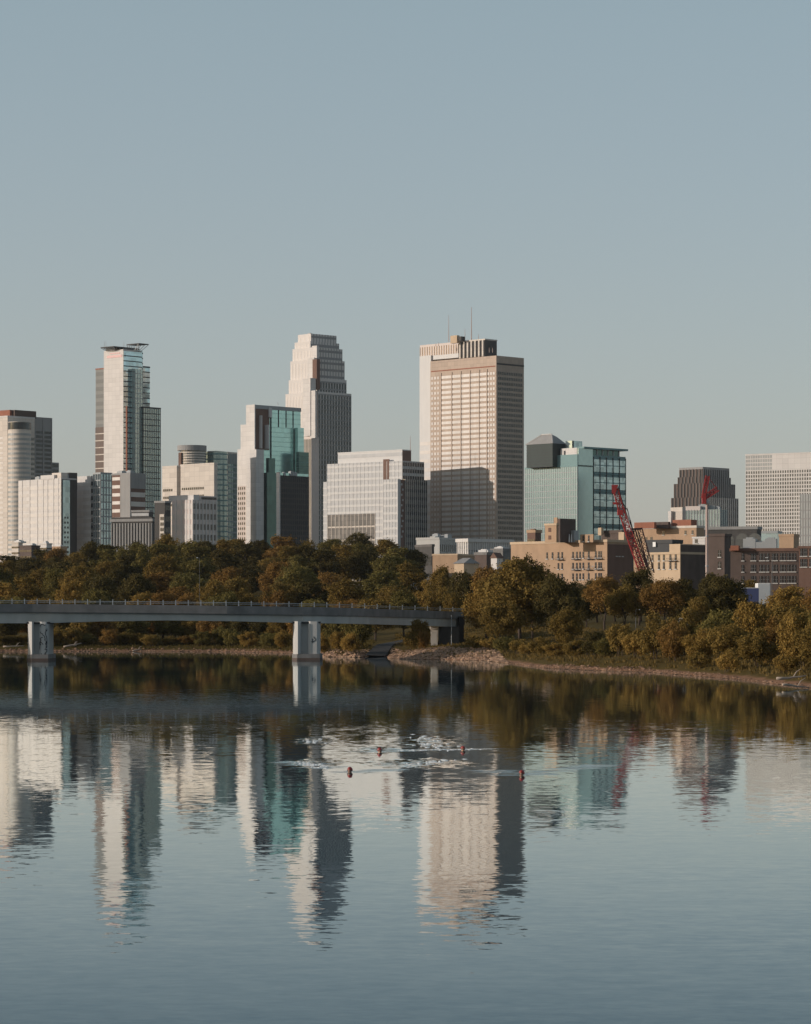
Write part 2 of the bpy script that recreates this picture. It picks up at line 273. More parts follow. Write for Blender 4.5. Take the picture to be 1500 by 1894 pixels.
# ---------------------------------------------------------------- buildings
class Bld:
    """local frame: origin at the nearest corner on the ground, -x runs along the left face, +y along the right face"""
    def __init__(s, name, label, cat, pxc, D, a, group=None, base=None):
        s.D = D; s.a = R(a); x = (pxc-750)*D/F; s.zb = gz(x, D)-.4 if base is None else base
        s.o = Vector((x, D, s.zb)); s.e = empty(name, s.o, -s.a); tag(s.e, label, cat, group)
        s.ex = Vector((math.cos(s.a), -math.sin(s.a))); s.ey = Vector((math.sin(s.a), math.cos(s.a)))
    def blk(s, pl, pc, pr, yt, yb=None, off=0):
        D = s.D+off; X = (pc-750)*D/F; kl, kr = (pl-750)/F, (pr-750)/F; c, sn = math.cos(s.a), math.sin(s.a)
        wl = (X-kl*D)/(c+kl*sn); wr = (kr*D-X)/(sn-kr*c)
        d = Vector((X-s.o.x, D-s.o.y)); lx, ly = d.dot(s.ex), d.dot(s.ey)
        z1 = CAMH+(YH-yt)*D/F-s.zb; z0 = 0 if yb is None else CAMH+(YH-yb)*D/F-s.zb
        return (lx-wl, lx, ly, ly+wr, z0, z1)
    def fx(s, px, b):                       # photo column -> local x on the left face of block b
        k = (px-750)/F; c, sn = math.cos(s.a), math.sin(s.a)
        P = Vector((s.o.x, s.o.y))+s.ey*b[2]; return (k*P.y-P.x)/(s.ex.x-k*s.ex.y)
    def fy(s, px, b):                       # photo column -> local y on the right face
        k = (px-750)/F; P = Vector((s.o.x, s.o.y))+s.ex*b[1]; return (k*P.y-P.x)/(s.ey.x-k*s.ey.y)
    def fz(s, py, b, off=0): return CAMH+(YH-py)*(s.D+off)/F-s.zb
    def box(s, name, b, mat, parent=None, grow=0):
        m = MB(); m.box(b[0]-grow, b[1]+grow, b[2]-grow, b[3]+grow, b[4], b[5]); return m.obj(name, mat, parent or s.e)
    def bands(s, b, n, frac, mat, side='LR', lo=0, hi=0, out=.12, zr=None, name='window_band', xr=None, yr=None, first=.25):
        z0, z1 = zr or (b[4], b[5]); z0 += lo; z1 -= hi; st = (z1-z0)/n; h = st*frac; m = MB()
        if side == 'LR': m.box(b[0]-out, b[1]+out, b[2]-out, b[3]+out, 0, h)
        elif side == 'L':
            x0, x1 = xr or (b[0]+.3, b[1]-.3); m.box(x0, x1, b[2]-out, b[2]+.5, 0, h)
        else:
            y0, y1 = yr or (b[2]+.3, b[3]-.3); m.box(b[1]-.5, b[1]+out, y0, y1, 0, h)
        me = m.mesh(name, mat)
        for i in range(n): link(name, me, s.e, (0, 0, z0+i*st+first*(st-h)*2))
    def piers(s, b, mat, nL=0, nR=0, w=.9, out=.4, zr=None, xs=None, ys=None, name='mullion_grid', ends=True):
        z0, z1 = zr or (b[4], b[5]); m = MB()
        xs = xs if xs is not None else ([b[0]+(b[1]-b[0])*i/nL for i in range(nL+1)] if nL else [])
        ys = ys if ys is not None else ([b[2]+(b[3]-b[2])*i/nR for i in range(nR+1)] if nR else [])
        for x in xs: m.box(max(b[0]-.02,x-w/2), min(b[1]+.02,x+w/2), b[2]-out, b[2]+.3, z0, z1-.05)
        for y in ys: m.box(b[1]-.3, b[1]+out, max(b[2]+.02,y-w/2), min(b[3]+.02,y+w/2), z0, z1-.05)
        if m.v: return m.obj(name, mat, s.e)
    def lines(s, b, n, mat, th=.35, out=.2, lo=0, hi=0, name='spandrel', side='LR'):
        z0, z1 = b[4]+lo, b[5]-hi; s.bands((b[0],b[1],b[2],b[3],z0,z1), n, th/((z1-z0)/n), mat, side, out=out, name=name, first=.0)
    def roof(s, b, mat='roof_gravel', h=1.0, wallmat=None):
        m = MB(); t = .5; x0,x1,y0,y1,z = b[0]-.25,b[1]+.25,b[2]-.25,b[3]+.25,b[5]
        m.box(x0,x1,y0,y0+t,z-.3,z+h); m.box(x0,x1,y1-t,y1,z-.3,z+h); m.box(x0,x0+t,y0+t,y1-t,z-.3,z+h-.003); m.box(x1-t,x1,y0+t,y1-t,z-.3,z+h-.003)
        m.obj('parapet', wallmat or mat, s.e)
    def cyl(s, name, pc, rpx, yt, yb, mat, off=0, seg=32, grow=0, depth=None):
        D = s.D+off; X = (pc-750)*D/F; d = Vector((X-s.o.x, D-s.o.y)); cx, cy = d.dot(s.ex), d.dot(s.ey); r = rpx*D/F+grow
        z1 = CAMH+(YH-yt)*D/F-s.zb; z0 = 0 if yb is None else CAMH+(YH-yb)*D/F-s.zb
        m = MB(); m.prism([(cx+r*math.cos(2*math.pi*k/seg), cy+r*math.sin(2*math.pi*k/seg)) for k in range(seg)], z0, z1)
        m.obj(name, mat, s.e); return cx, cy, r, z0, z1
    def rings(s, c, n, frac, mat, out=.15, seg=32, name='window_band'):
        cx, cy, r, z0, z1 = c; st = (z1-z0)/n; m = MB(); r += out
        m.prism([(cx+r*math.cos(2*math.pi*k/seg), cy+r*math.sin(2*math.pi*k/seg)) for k in range(seg)], 0, st*frac); me = m.mesh(name, mat)
        for i in range(n): link(name, me, s.e, (0,0,z0+i*st+st*(1-frac)*.5))
    def stick(s, name, px, y0, y1, w, mat, off=30):
        D = s.D+off; a, b = wp(px, y0, D), wp(px, y1, D); q = Matrix.Rotation(s.a, 4, 'Z')
        m = MB(); m.tube([q @ (a-s.o), q @ ((a+b)/2-s.o), q @ (b-s.o)], [w, w*.7, w*.4], 6); return m.obj(name, mat, s.e)
    def hvac(s, b, seed, n=3, mat='grey_metal', h=(1.5,3.5)):
        rr = random.Random(seed)
        for i in range(n):
            w, d, hh = rr.uniform(2,6), rr.uniform(2,5), rr.uniform(*h); x = rr.uniform(b[0]+1, max(b[0]+1.1,b[1]-w-1)); y = rr.uniform(b[2]+1, max(b[2]+1.1,b[3]-d-1))
            m = MB(); m.box(x,x+w,y,y+d,b[5]-.05,b[5]+hh); m.box(x+w*.2,x+w*.8,y+d*.2,y+d*.8,b[5]+hh,b[5]+hh+.4); m.obj('roof_unit', mat, s.e)

# 1 -- cream round-cornered tower at the left edge
B = Bld('office_tower', 'cream banded office tower with a rounded glass corner and brown crown', 'tower', 14, 2240, 42)
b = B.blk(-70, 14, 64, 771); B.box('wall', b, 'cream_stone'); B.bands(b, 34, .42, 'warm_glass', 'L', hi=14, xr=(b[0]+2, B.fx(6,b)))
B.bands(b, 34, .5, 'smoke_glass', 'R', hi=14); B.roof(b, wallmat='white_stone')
c = B.cyl('corner_bay', 36, 21, 781, None, 'cream_stone', off=1); B.rings((c[0],c[1],c[2],c[3],B.fz(800,b,1)), 36, .45, 'grey_glass')
B.cyl('bay_cap', 36, 21.4, 782, 795, 'dark_glass', off=1)
t = B.blk(22, 27, 67, 758, 772, off=8); B.box('crown', t, 'brown_metal'); t = B.blk(-70, 18, 22, 758, 772, off=8); B.box('crown', t, 'red_brick')
w = B.blk(58, 64, 96, 771, off=28); B.box('wing', w, 'grey_stone'); B.bands(w, 40, .55, 'dark_glass', 'R', hi=10); B.piers(w, 'grey_stone', nR=2, w=1.4)
w2 = B.blk(88, 93, 109, 855, off=44); B.box('wing', w2, 'grey_stone'); B.bands(w2, 24, .6, 'dark_glass', 'R'); B.hvac(b, 3, 2)

# 2 -- pale apartment block with stepped roof and dark balcony side
B = Bld('apartment_block', 'pale apartment block with stepped roof and dark end wall, left of the canopied tower', 'apartment block', 113, 2150, 48)
b = B.blk(34, 113, 142, 884); B.box('wall', b, 'white_stone'); B.bands(b, 17, .45, 'warm_glass', 'L', lo=3, hi=4); B.piers(b, 'white_stone', xs=[B.fx(x,b) for x in (41,55,69,80,88,99,108)], w=1.2, out=.3)
t = B.blk(75, 100, 113, 878, 886, off=6); B.box('roof_step', t, 'white_stone'); t = B.blk(96, 113, 125, 874, 886, off=3); B.box('roof_step', t, 'cream_stone')
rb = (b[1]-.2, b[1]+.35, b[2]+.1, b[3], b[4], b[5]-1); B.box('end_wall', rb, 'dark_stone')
pb = (b[1]+.2, b[1]+.9, B.fy(115,b), B.fy(128,b), b[4], b[5]-1.5); B.box('stair_strip', pb, 'steel_blue_glass')
m = MB(); m.box(0,.3,0,1.3,0,1.5); me = m.mesh('window', 'window_glass')
for k in range(15):
    for yy in (.3,.7): link('window', me, B.e, (b[1]+.75, pb[2]+(pb[3]-pb[2])*yy-.6, 12+k*3.6))
cb = B.blk(124, 128, 143, 874, 905, off=9); B.box('lift_tower', cb, 'dark_stone')
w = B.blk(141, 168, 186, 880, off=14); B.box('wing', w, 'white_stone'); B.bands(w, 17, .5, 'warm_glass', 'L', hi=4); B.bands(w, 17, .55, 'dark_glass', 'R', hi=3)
m = MB(); m.box(0, 1.6, .3, w[3]-w[2]-.3, 0, .9); me = m.mesh('balcony', 'mid_concrete')
for k in range(16): link('balcony', me, B.e, (w[1], w[2], 6+k*3.75))
w = B.blk(146, 186, 207, 876, off=4); w = (w[1]-9, w[1], w[2], w[3], w[4], w[5]); B.box('glass_wing', w, 'steel_blue_glass'); B.lines(w, 18, 'grey_metal', .9); B.piers(w, 'grey_metal', nL=3, nR=4, w=.5); B.roof(w, wallmat='grey_metal')
B.hvac(b, 5, 4)

# 3 -- tall glass tower with roof canopies
B = Bld('glass_tower', 'tall glass tower with two flared roof canopies and a blank white slab', 'tower', 228, 2650, 42)
b = B.blk(192, 228, 262, 646); B.box('core', b, 'white_stone')
wl = B.blk(177, 205, 210, 681, off=24); B.box('glass_wing', wl, 'wing_grey'); B.bands(wl, 32, .5, 'wing_band', 'L', hi=1, out=.2); B.roof(wl, wallmat='red_brick', h=.8)
wl2 = (wl[0]-.1, wl[1], wl[2]-.35, wl[2]+.4, 0, B.fz(789,b,24)); B.box('painted_reflection', wl2, 'brown_metal'); B.lines(wl2, 26, 'cream_stone', .9, .15)  # mirrored buildings low on the wing, painted as brown panel and cream lines
rg = (b[1]-.4, b[1]+.3, b[2]+.2, b[3], 0, B.fz(649,b)); B.box('glass_front', rg, 'blue_glass'); B.lines(rg, 50, 'dark_metal', .9, .15)
c = B.cyl('curved_bay', 249, 15.2, 649, None, 'blue_glass', off=22); B.rings(c, 50, .22, 'dark_metal', name='spandrel')
g = B.blk(243, 250, 264, 682, off=4); B.box('glass_fin', g, 'green_glass'); B.lines(g, 48, 'grey_metal', .5, .1); B.piers(g, 'grey_metal', nL=3, nR=3, w=.4, out=.2)
g2 = B.blk(258, 264, 277, 679, off=24); B.box('glass_wing', g2, 'blue_glass'); B.lines(g2, 46, 'dark_metal', .9, .15); B.roof(g2, wallmat='dark_metal')
g3 = B.blk(259, 265, 297, 754, off=8); B.box('glass_wing', g3, 'green_glass'); B.lines(g3, 34, 'dark_metal', .7, .15); B.piers(g3, 'dark_metal', nL=3, nR=9, w=.5, out=.3); B.roof(g3, wallmat='dark_metal')
st = (B.fx(239,b), b[1]+.6, b[2]-.1, b[2]+1, 0, B.fz(752,b)); m = MB(); m.box(b[1]+5,b[1]+6.2,-1.5,-.3,0,B.fz(752,b)); m.obj('red_strip', 'red_brick', B.e)
for (pl,pr,y0,y1,off) in ((186,229,640,646.5,6),(234,275,634.5,639,12)):
    cn = B.blk(pl, (pl+pr)/2+2, pr, y0, y0+1.6, off=off-6); B.box('canopy', cn, 'dark_metal')
    m = MB(); n = 6
    for k in range(n+1):
        x = cn[0]+(cn[1]-cn[0])*k/n; m.bar((x, cn[2]+.4, cn[4]), (x*.6+.4*(b[0]+b[1])/2, cn[2]+5, B.fz(648,b)), .45)
    for k in range(4):
        y = cn[2]+(cn[3]-cn[2])*k/3; m.bar((cn[1]-.4, y, cn[4]), (cn[1]-5, y*.6+.4*(b[2]+b[3])/2, B.fz(648,b)), .45)
    m.obj('canopy_strut', 'grey_metal', B.e)
ph = B.blk(196, 226, 258, 641.5, 646, off=10); B.box('plant_room', ph, 'dark_glass')
for px in (193,196,229): B.stick('antenna', px, 645, 631, .25, 'mast_grey')
m = MB(); z = B.fz(660,b); m.box(B.fx(198,b), B.fx(226,b), b[2]-.3, b[2]+.2, z, z+2.2); m.box(B.fx(203,b), B.fx(222,b), b[2]-.3, b[2]+.2, z+3.4, z+4.4); m.obj('roof_sign', 'logo_pink', B.e)

# 4 -- brown mid-rise blocks below the glass tower
B = Bld('brick_block', 'brown brick mid-rise with a blank grey brown wall, at the foot of the canopied tower', 'building', 241, 2080, 40)
b = B.blk(207, 241, 269, 877); B.box('wall', b, 'brown_brick'); B.box('blank_wall', (B.fx(223,b), b[1]+.2, b[2]-.35, b[2]+.4, 0, b[5]-.3), 'grey_stone')
B.bands(b, 12, .5, 'warm_glass', 'R', hi=11); B.bands(b, 16, .4, 'warm_glass', 'L', xr=(b[0]+.5, B.fx(222,b))); B.box('top_band', (b[1]-.5, b[1]+.4, b[2]+.3, b[3]+.1, b[5]-10, b[5]+.1), 'grey_stone'); B.roof(b, wallmat='grey_stone'); B.hvac(b, 6, 2)
# 5 -- grey columned hall
B = Bld('columned_hall', 'low dark grey hall with tall pilasters, rising behind the trees', 'building', 281, 1950, 22)
b = B.blk(206, 281, 290, 956); B.box('wall', b, 'dark_stone'); B.piers(b, 'grey_stone', nL=14, nR=2, w=1.1, out=.6, zr=(0,b[5]-4)); B.box('cornice', (b[0],b[1],b[2],b[3],b[5]-3,b[5]-1.2), 'grey_stone', grow=.9)
t = B.blk(243, 276, 283, 946, 957, off=5); B.box('attic', t, 'dark_stone'); B.bands(t, 1, .5, 'painted_glare_glass', 'L', out=.2); B.roof(t, wallmat='grey_stone')
B = Bld('stone_block', 'dark square building with a slim pale windowed bay', 'building', 305, 1930, 30)
b = B.blk(286, 305, 316, 929); B.box('wall', b, 'dark_stone'); B.bands(b, 9, .45, 'window_glass', 'R'); p = (B.fx(296,b), b[1]-.4, b[2]-.5, b[2]+.3, 0, B.fz(951,b)); B.box('pale_bay', p, 'cream_stone'); B.roof(b, wallmat='grey_stone')
m = MB(); m.box(0,1.0,-.15,.3,0,2.2); me = m.mesh('window','window_glass')
for k in range(5):
    for q in (.2,.62): link('window', me, B.e, (p[0]+(p[1]-p[0])*q, p[2], B.fz(951,b)-4-k*3.6))

# 7 -- tan office block with drum and curved glass behind
B = Bld('office_block', 'tan stone office block with a dark slot and small square windows', 'building', 396, 2375, 44)
b = B.blk(334, 396, 402, 858); B.box('wall', b, 'cream_stone'); B.roof(b, wallmat='cream_stone')
w = B.blk(300, 327, 336, 861, off=31); B.box('wing', w, 'cream_stone'); s_ = B.blk(326, 336, 340, 863, off=33); B.box('recess', s_, 'brown_brick')
m = MB(); m.box(0,1.7,-.15,.3,0,2.0); me = m.mesh('window','window_glass')
for r in range(3):
    for k in range(11): link('window', me, B.e, (b[0]+1.6+k*2.5, b[2], B.fz(904,b)-r*6.2))
    for k in range(5): link('window', me, B.e, (w[0]+1.4+k*2.4, w[2], B.fz(905,b)-r*6.2))
B = Bld('drum_tower', 'pale tower topped by a grey banded drum, left of the curved glass block', 'tower', 357, 2428, 35)
c = B.cyl('drum', 357, 24, 832, None, 'cream_stone'); B.rings((c[0],c[1],c[2],B.fz(861,None),B.fz(833,None)), 6, .45, 'smoke_glass'); B.cyl('drum_cap', 355, 26, 824.5, 834, 'grey_stone', grow=.5)
l = B.blk(330, 335, 341, 837, 862, off=-8); B.box('lift_shaft', l, 'brown_brick')
B = Bld('curved_block', 'green glass block with a curved face, left of the teal tower', 'building', 400, 2436, 32)
b = B.blk(385, 400, 438, 836); B.box('core', b, 'grey_green_glass'); B.bands(b, 26, .3, 'grey_metal', 'R', hi=9, name='spandrel'); B.piers(b, 'teal_panel', nR=12, w=.35, out=.3)
c = B.cyl('curved_bay', 400, 22, 836, None, 'grey_green_glass', off=9); B.rings(c, 30, .25, 'teal_panel', name='spandrel'); B.box('top_band', (b[0],b[1],b[2],b[3],b[5]-9,b[5]-.5), 'grey_stone', grow=.15); B.roof(b, wallmat='cream_stone')
# 8 -- lower pale block
B = Bld('apartment_block', 'low pale block with a bright corner and balconies, in front of the tan office block', 'apartment block', 356, 2250, 46)
b = B.blk(318, 356, 400, 924); B.box('wall', b, 'pink_stone'); B.bands(b, 10, .55, 'warm_glass', 'L', hi=1); B.bands(b, 10, .55, 'smoke_glass', 'R', hi=1); B.piers(b, 'white_stone', xs=[B.fx(x,b) for x in (326,336,345,351)], nR=7, w=1.2)
t = B.blk(312, 358, 368, 915, 926, off=2); B.box('roof_step', t, 'white_stone'); t = B.blk(368, 372, 401, 917, 926, off=12); B.box('roof_step', t, 'pink_stone'); B.bands(t, 1, .5, 'window_glass', 'R')
m = MB(); m.box(0, 3.2, -1.4, .2, 0, .9); me = m.mesh('balcony', 'cream_stone')
for k in range(9): link('balcony', me, B.e, (b[0]+.5, b[2], 6+k*3.6))

# 9 -- teal glass tower with white fins
B = Bld('teal_tower', 'teal glass tower with a white stepped flank and slim roof slots', 'tower', 471, 2480, 44)
b = B.blk(455, 471, 556, 749); B.box('core', b, 'teal_glass'); B.lines(b, 42, 'teal_panel', .22, .08, hi=2)
for (pl,pr,yt,off) in ((455,471,748,-2),(445,457,785,6),(439,447,831,12)):
    t = B.blk(pl, pr, pr+1.5, yt, off=off); B.box('white_flank', t, 'white_stone')
t = B.blk(455, 474, 488, 831, off=-16); B.box('white_front', t, 'white_stone'); t2 = t
gl = B.blk(439, 464, 466, 897, off=-3); 
rr_ = B.blk(440, 462, 464, 898, off=-8); B.box('painted_reflection', rr_, 'pink_stone'); B.bands(rr_, 24, .5, 'window_glass', 'L', out=.15); B.piers(rr_, 'pink_stone', nL=6, w=.8, out=.3)  # reflection of a lit building, painted as pale stone with window rows
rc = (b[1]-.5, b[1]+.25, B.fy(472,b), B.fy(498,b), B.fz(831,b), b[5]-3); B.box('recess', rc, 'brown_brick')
for px0, pj, y0, y1 in ((479,3.2,768,829),(489,5.2,785,829)):
    B.box('white_fin', (b[1]-.3, b[1]+pj, B.fy(px0,b), B.fy(px0,b)+.9, B.fz(y1,b), B.fz(y0,b)), 'white_metal')
B.box('white_fin', (b[1]-.3, b[1]+1.4, B.fy(496,b), B.fy(501,b), B.fz(770,b), B.fz(752,b)), 'white_metal')
B.box('edge_line', (b[1]-.3, b[1]+.6, B.fy(500,b), B.fy(501.5,b), 0, B.fz(770,b)), 'dark_metal')
for px in (515,529,542): B.box('roof_slot', (b[1]-.3, b[1]+.3, B.fy(px-.7,b), B.fy(px+.7,b), B.fz(787,b), b[5]-1.5), 'dark_metal')
B.box('roof_band', (b[1]-.3, b[1]+.5, b[2]-.2, b[3]+.3, b[5]-3, b[5]+.2), 'grey_metal')
w = B.blk(546, 551, 562, 791, off=30); B.box('shoulder', w, 'teal_glass'); B.lines(w, 38, 'teal_panel', .22, .08)
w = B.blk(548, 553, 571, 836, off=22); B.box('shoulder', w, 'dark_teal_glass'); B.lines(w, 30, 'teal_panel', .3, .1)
w = B.blk(488, 494, 513, 874, off=-10); B.box('lower_bay', w, 'dark_teal_glass'); B.lines(w, 26, 'dark_teal_glass', .4, .12)  # dark teal of the lower bays paints the shade low on the tower
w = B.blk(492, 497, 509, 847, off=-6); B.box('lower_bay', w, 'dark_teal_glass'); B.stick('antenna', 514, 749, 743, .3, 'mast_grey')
# 10 -- dark slab
B = Bld('dark_slab', 'dark brown slab building with a white lit edge, right of the teal tower foot', 'building', 517, 2300, 44)
b = B.blk(512, 517, 571, 879); B.box('core', b, 'dark_metal'); B.lines(b, 24, 'dark_stone', 1.3, .1, hi=2); B.piers(b, 'dark_stone', nR=14, w=.5, out=.25)
B.box('white_edge', (b[0]-.1, b[1]+.3, b[2]-.4, b[2]+.6, 0, b[5]+2.5), 'white_stone'); B.box('roof_rail', (b[1]-.6, b[1]-.2, b[2]+1, b[3], b[5], b[5]+2), 'teal_glass'); B.hvac(b, 7, 4)

# 12 -- stepped tower
B = Bld('stepped_tower', 'tallest pale stepped tower with close vertical ribs, behind the white glass block', 'tower', 584, 2780, 47)
tiers = [((551,575,622,617),0),((545,574,627,631),-8),((541,582,633,642),-16),((537,584,637,664),-22),((534,586,641,699),-28),((528,588,650,724),-36)]
mats = []
for i,((pl,pc,pr,yt),off) in enumerate(tiers):
    t = B.blk(pl, pc, pr, yt, off=off+30); yb = t[4]
    B.box('tier', t, 'rib_stone')
    nl, nr = max(3,int((t[1]-t[0])/4.2)), max(3,int((t[3]-t[2])/3.4)); low = tiers[i+1][0][3]+14 if i+1 < len(tiers) else None
    zlo = B.fz(low, t) if low else 0
    # tall window strips between the ribs, one object per strip
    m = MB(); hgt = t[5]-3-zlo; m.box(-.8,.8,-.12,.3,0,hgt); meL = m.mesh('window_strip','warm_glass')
    m = MB(); m.box(-.3,.12,-1.15,1.15,0,hgt); meR = m.mesh('window_strip','dark_glass')  # right side's shade put into a darker glass colour
    if i in (0,): nl = 3
    for k in range(nl): link('window_strip', meL, B.e, (t[0]+(t[1]-t[0])*(k+.5)/nl, t[2], zlo))
    for k in range(nr if i > 3 else 0): link('window_strip', meR, B.e, (t[1], t[2]+(t[3]-t[2])*(k+.5)/nr, zlo))
    B.bands((t[0],t[1],t[2],t[3],zlo,t[5]), max(2,int(hgt/4.6)), .2 if i > 3 else .35, 'grey_stone', 'R', out=.2 if i > 3 else .08, name='spandrel')
    if i < 4: B.piers((t[0],t[1],t[2],t[3],zlo,t[5]), 'grey_stone', nR=nr, w=.7, out=.25, name='rib')
# projecting white bays and the brown shaded recess at the corner
for (pl,pc,pr,yt,yb,off,mat) in ((560,574,584,699,806,-14,'white_stone'),(574,583,586,722,810,-18,'white_stone'),(577,586,590,639,662,2,'white_stone'),(568,581,583,661,699,-4,'white_stone')):
    t = B.blk(pl, pc, pr, yt, yb, off=off); B.box('bay', t, mat)
t = B.blk(560, 576, 590, 808, off=-12); B.box('lower_bay', t, 'pink_stone')
m = MB(); m.box(-.7,.7,-.12,.3,0,t[5]-2); me = m.mesh('window_strip','smoke_glass')
for k in range(6): link('window_strip', me, B.e, (t[0]+(t[1]-t[0])*(k+.5)/6, t[2], 0))
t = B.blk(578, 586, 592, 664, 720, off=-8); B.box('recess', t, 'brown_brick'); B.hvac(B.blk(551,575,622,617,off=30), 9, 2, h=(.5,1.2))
# 13 -- white glass block
B = Bld('white_block', 'broad white glass block with stepped left end, in front of the tan tower', 'building', 744, 2587, 40)
b = B.blk(605, 744, 784, 853); g = dict(w=.35, out=.12)
b = B.blk(605, 744, 784, 852); B.box('core', b, 'painted_glare_glass'); B.bands(b, 22, .30, 'white_metal', 'L', out=.15, name='spandrel'); B.piers(b, 'white_metal', nL=20, w=.35, out=.25)
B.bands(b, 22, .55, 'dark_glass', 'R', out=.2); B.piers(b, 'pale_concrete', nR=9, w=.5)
w = B.blk(598, 612, 614, 891, off=54); w = (w[0], w[1], w[2], w[2]+3, w[4], w[5]); B.box('wing', w, 'painted_glare_glass'); B.lines(w, 18, 'white_metal', 1.2, .12)
t = B.blk(625, 744, 760, 832.5, 853, off=4); B.box('top_storey', t, 'white_metal'); B.bands(t, 1, .45, 'painted_glare_glass', 'L', out=.15, lo=3); B.box('top_end', (t[1]-.4,t[1]+.3,t[2]+.2,t[3],t[4],t[5]-.3), 'brown_brick')
lo = (b[0]+1, B.fx(694,b), b[2]-.3, b[2]+.4, 0, B.fz(948,b)); B.box('painted_reflection', lo, 'painted_shade_glass'); B.lines(lo, 7, 'cream_stone', 1.3, .12, side='L'); B.piers(lo, 'cream_stone', nL=12, w=.6, out=.3)  # shade and mirrored buildings low on the glass, painted as a dim grid
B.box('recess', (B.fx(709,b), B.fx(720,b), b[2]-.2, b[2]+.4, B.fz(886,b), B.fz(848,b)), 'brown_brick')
f = B.blk(709, 736, 741, 886, off=-10); B.box('front_bay', f, 'painted_glare_glass'); B.bands(f, 17, .3, 'white_metal', 'L', out=.15, name='spandrel'); B.piers(f, 'white_metal', nL=5, w=.35, out=.25)
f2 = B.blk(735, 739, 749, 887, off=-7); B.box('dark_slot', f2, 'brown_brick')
m = MB(); m.box(-.2,.25,0,1.6,0,1.8); me = m.mesh('window','painted_glare_glass')
for k in range(11): link('window', me, B.e, (f2[1], f2[2]+2+(k%2)*1.5, f2[5]-5-k*4.6))
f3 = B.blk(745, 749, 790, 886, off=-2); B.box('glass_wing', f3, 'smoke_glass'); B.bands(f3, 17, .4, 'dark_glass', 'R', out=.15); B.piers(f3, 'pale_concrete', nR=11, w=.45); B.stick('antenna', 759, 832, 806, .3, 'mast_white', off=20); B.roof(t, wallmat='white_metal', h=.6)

# 14 -- tan tower
B = Bld('tan_tower', 'tallest tan tower with ribbon windows, glare-white left corner and two roof antennas', 'tower', 918, 2600, 45)
b = B.blk(796, 918, 969, 657.5); B.box('wall', b, 'tan_stone'); zt, zb_ = B.fz(683,b), 0
xs = lambda *p: [B.fx(x,b) for x in p]
m = MB()
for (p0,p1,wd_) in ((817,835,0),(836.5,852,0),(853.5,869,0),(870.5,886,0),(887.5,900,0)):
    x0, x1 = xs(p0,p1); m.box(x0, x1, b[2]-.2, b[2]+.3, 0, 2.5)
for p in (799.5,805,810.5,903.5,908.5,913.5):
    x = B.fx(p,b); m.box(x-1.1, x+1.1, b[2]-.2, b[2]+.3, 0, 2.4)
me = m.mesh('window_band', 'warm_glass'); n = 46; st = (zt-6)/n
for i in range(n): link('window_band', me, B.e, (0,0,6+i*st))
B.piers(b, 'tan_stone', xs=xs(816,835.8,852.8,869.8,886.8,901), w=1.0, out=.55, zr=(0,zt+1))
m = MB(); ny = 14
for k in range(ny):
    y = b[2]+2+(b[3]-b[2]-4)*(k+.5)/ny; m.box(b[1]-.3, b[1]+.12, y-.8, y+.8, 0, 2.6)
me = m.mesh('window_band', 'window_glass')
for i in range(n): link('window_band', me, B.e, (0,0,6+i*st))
B.box('frieze_line', (b[1]-.5, b[1]+.25, b[2]+.3, b[3], B.fz(674,b), B.fz(671,b)), 'dark_stone'); m = MB(); m.box(b[0]+1, b[1]-1, b[2]-.18, b[2]+.3, B.fz(678,b), B.fz(676,b)); m.obj('frieze_line', 'red_brick', B.e)
# chamfered glass corner at the left, sun glare painted white, and the recessed crown with its ribs
wl = B.blk(776, 797, 800, 657, off=64); B.box('glare_corner', wl, 'white_metal'); B.bands((wl[0],wl[1],wl[2],wl[3],0,B.fz(812,b,64)), 20, .4, 'warm_glass', 'L')
c1 = B.blk(777, 848, 898, 632, 660, off=42); B.box('crown', c1, 'pink_stone'); B.box('crown_band', (c1[0],c1[1],c1[2],c1[3],B.fz(659,b,30),B.fz(651,b,30)), 'white_metal', grow=.12); B.piers((c1[0],c1[1],c1[2],c1[3],B.fz(651,b,30),c1[5]-2), 'buff_brick', nL=16, w=.7)
c2 = B.blk(848, 897, 919, 628, 659, off=14); B.box('crown', c2, 'dark_stone'); B.piers((c2[0],c2[1],c2[2],c2[3],c2[4],c2[5]-.5), 'cream_stone', xs=[B.fx(x,c2) for x in (852,859,866,873,880,887,894)], w=1.7, out=1.1, name='crown_rib')
B.box('crown_cap', (c2[0],c2[1],c2[2],c2[3],c2[5]-.4,c2[5]+.8), 'cream_stone', grow=.3)
for px,y0,y1,w in ((830,632,583,.35),(872,629,568,.5),(860,630,608,.3),(885,629,618,.3),(806,640,634,.3),(811,640,633,.3)): B.stick('antenna', px, y0, y1, w, 'mast_white', off=40)
t = B.blk(833, 845, 850, 620, 634, off=30); B.box('roof_plant', t, 'buff_brick'); t = B.blk(848, 853, 860, 622, 630, off=26); B.box('roof_plant', t, 'dark_stone')
for px in (911,905,864): B.stick('roof_lamp', px, 634 if px<900 else 652, 627 if px<900 else 643, .3, 'mast_white', off=2)

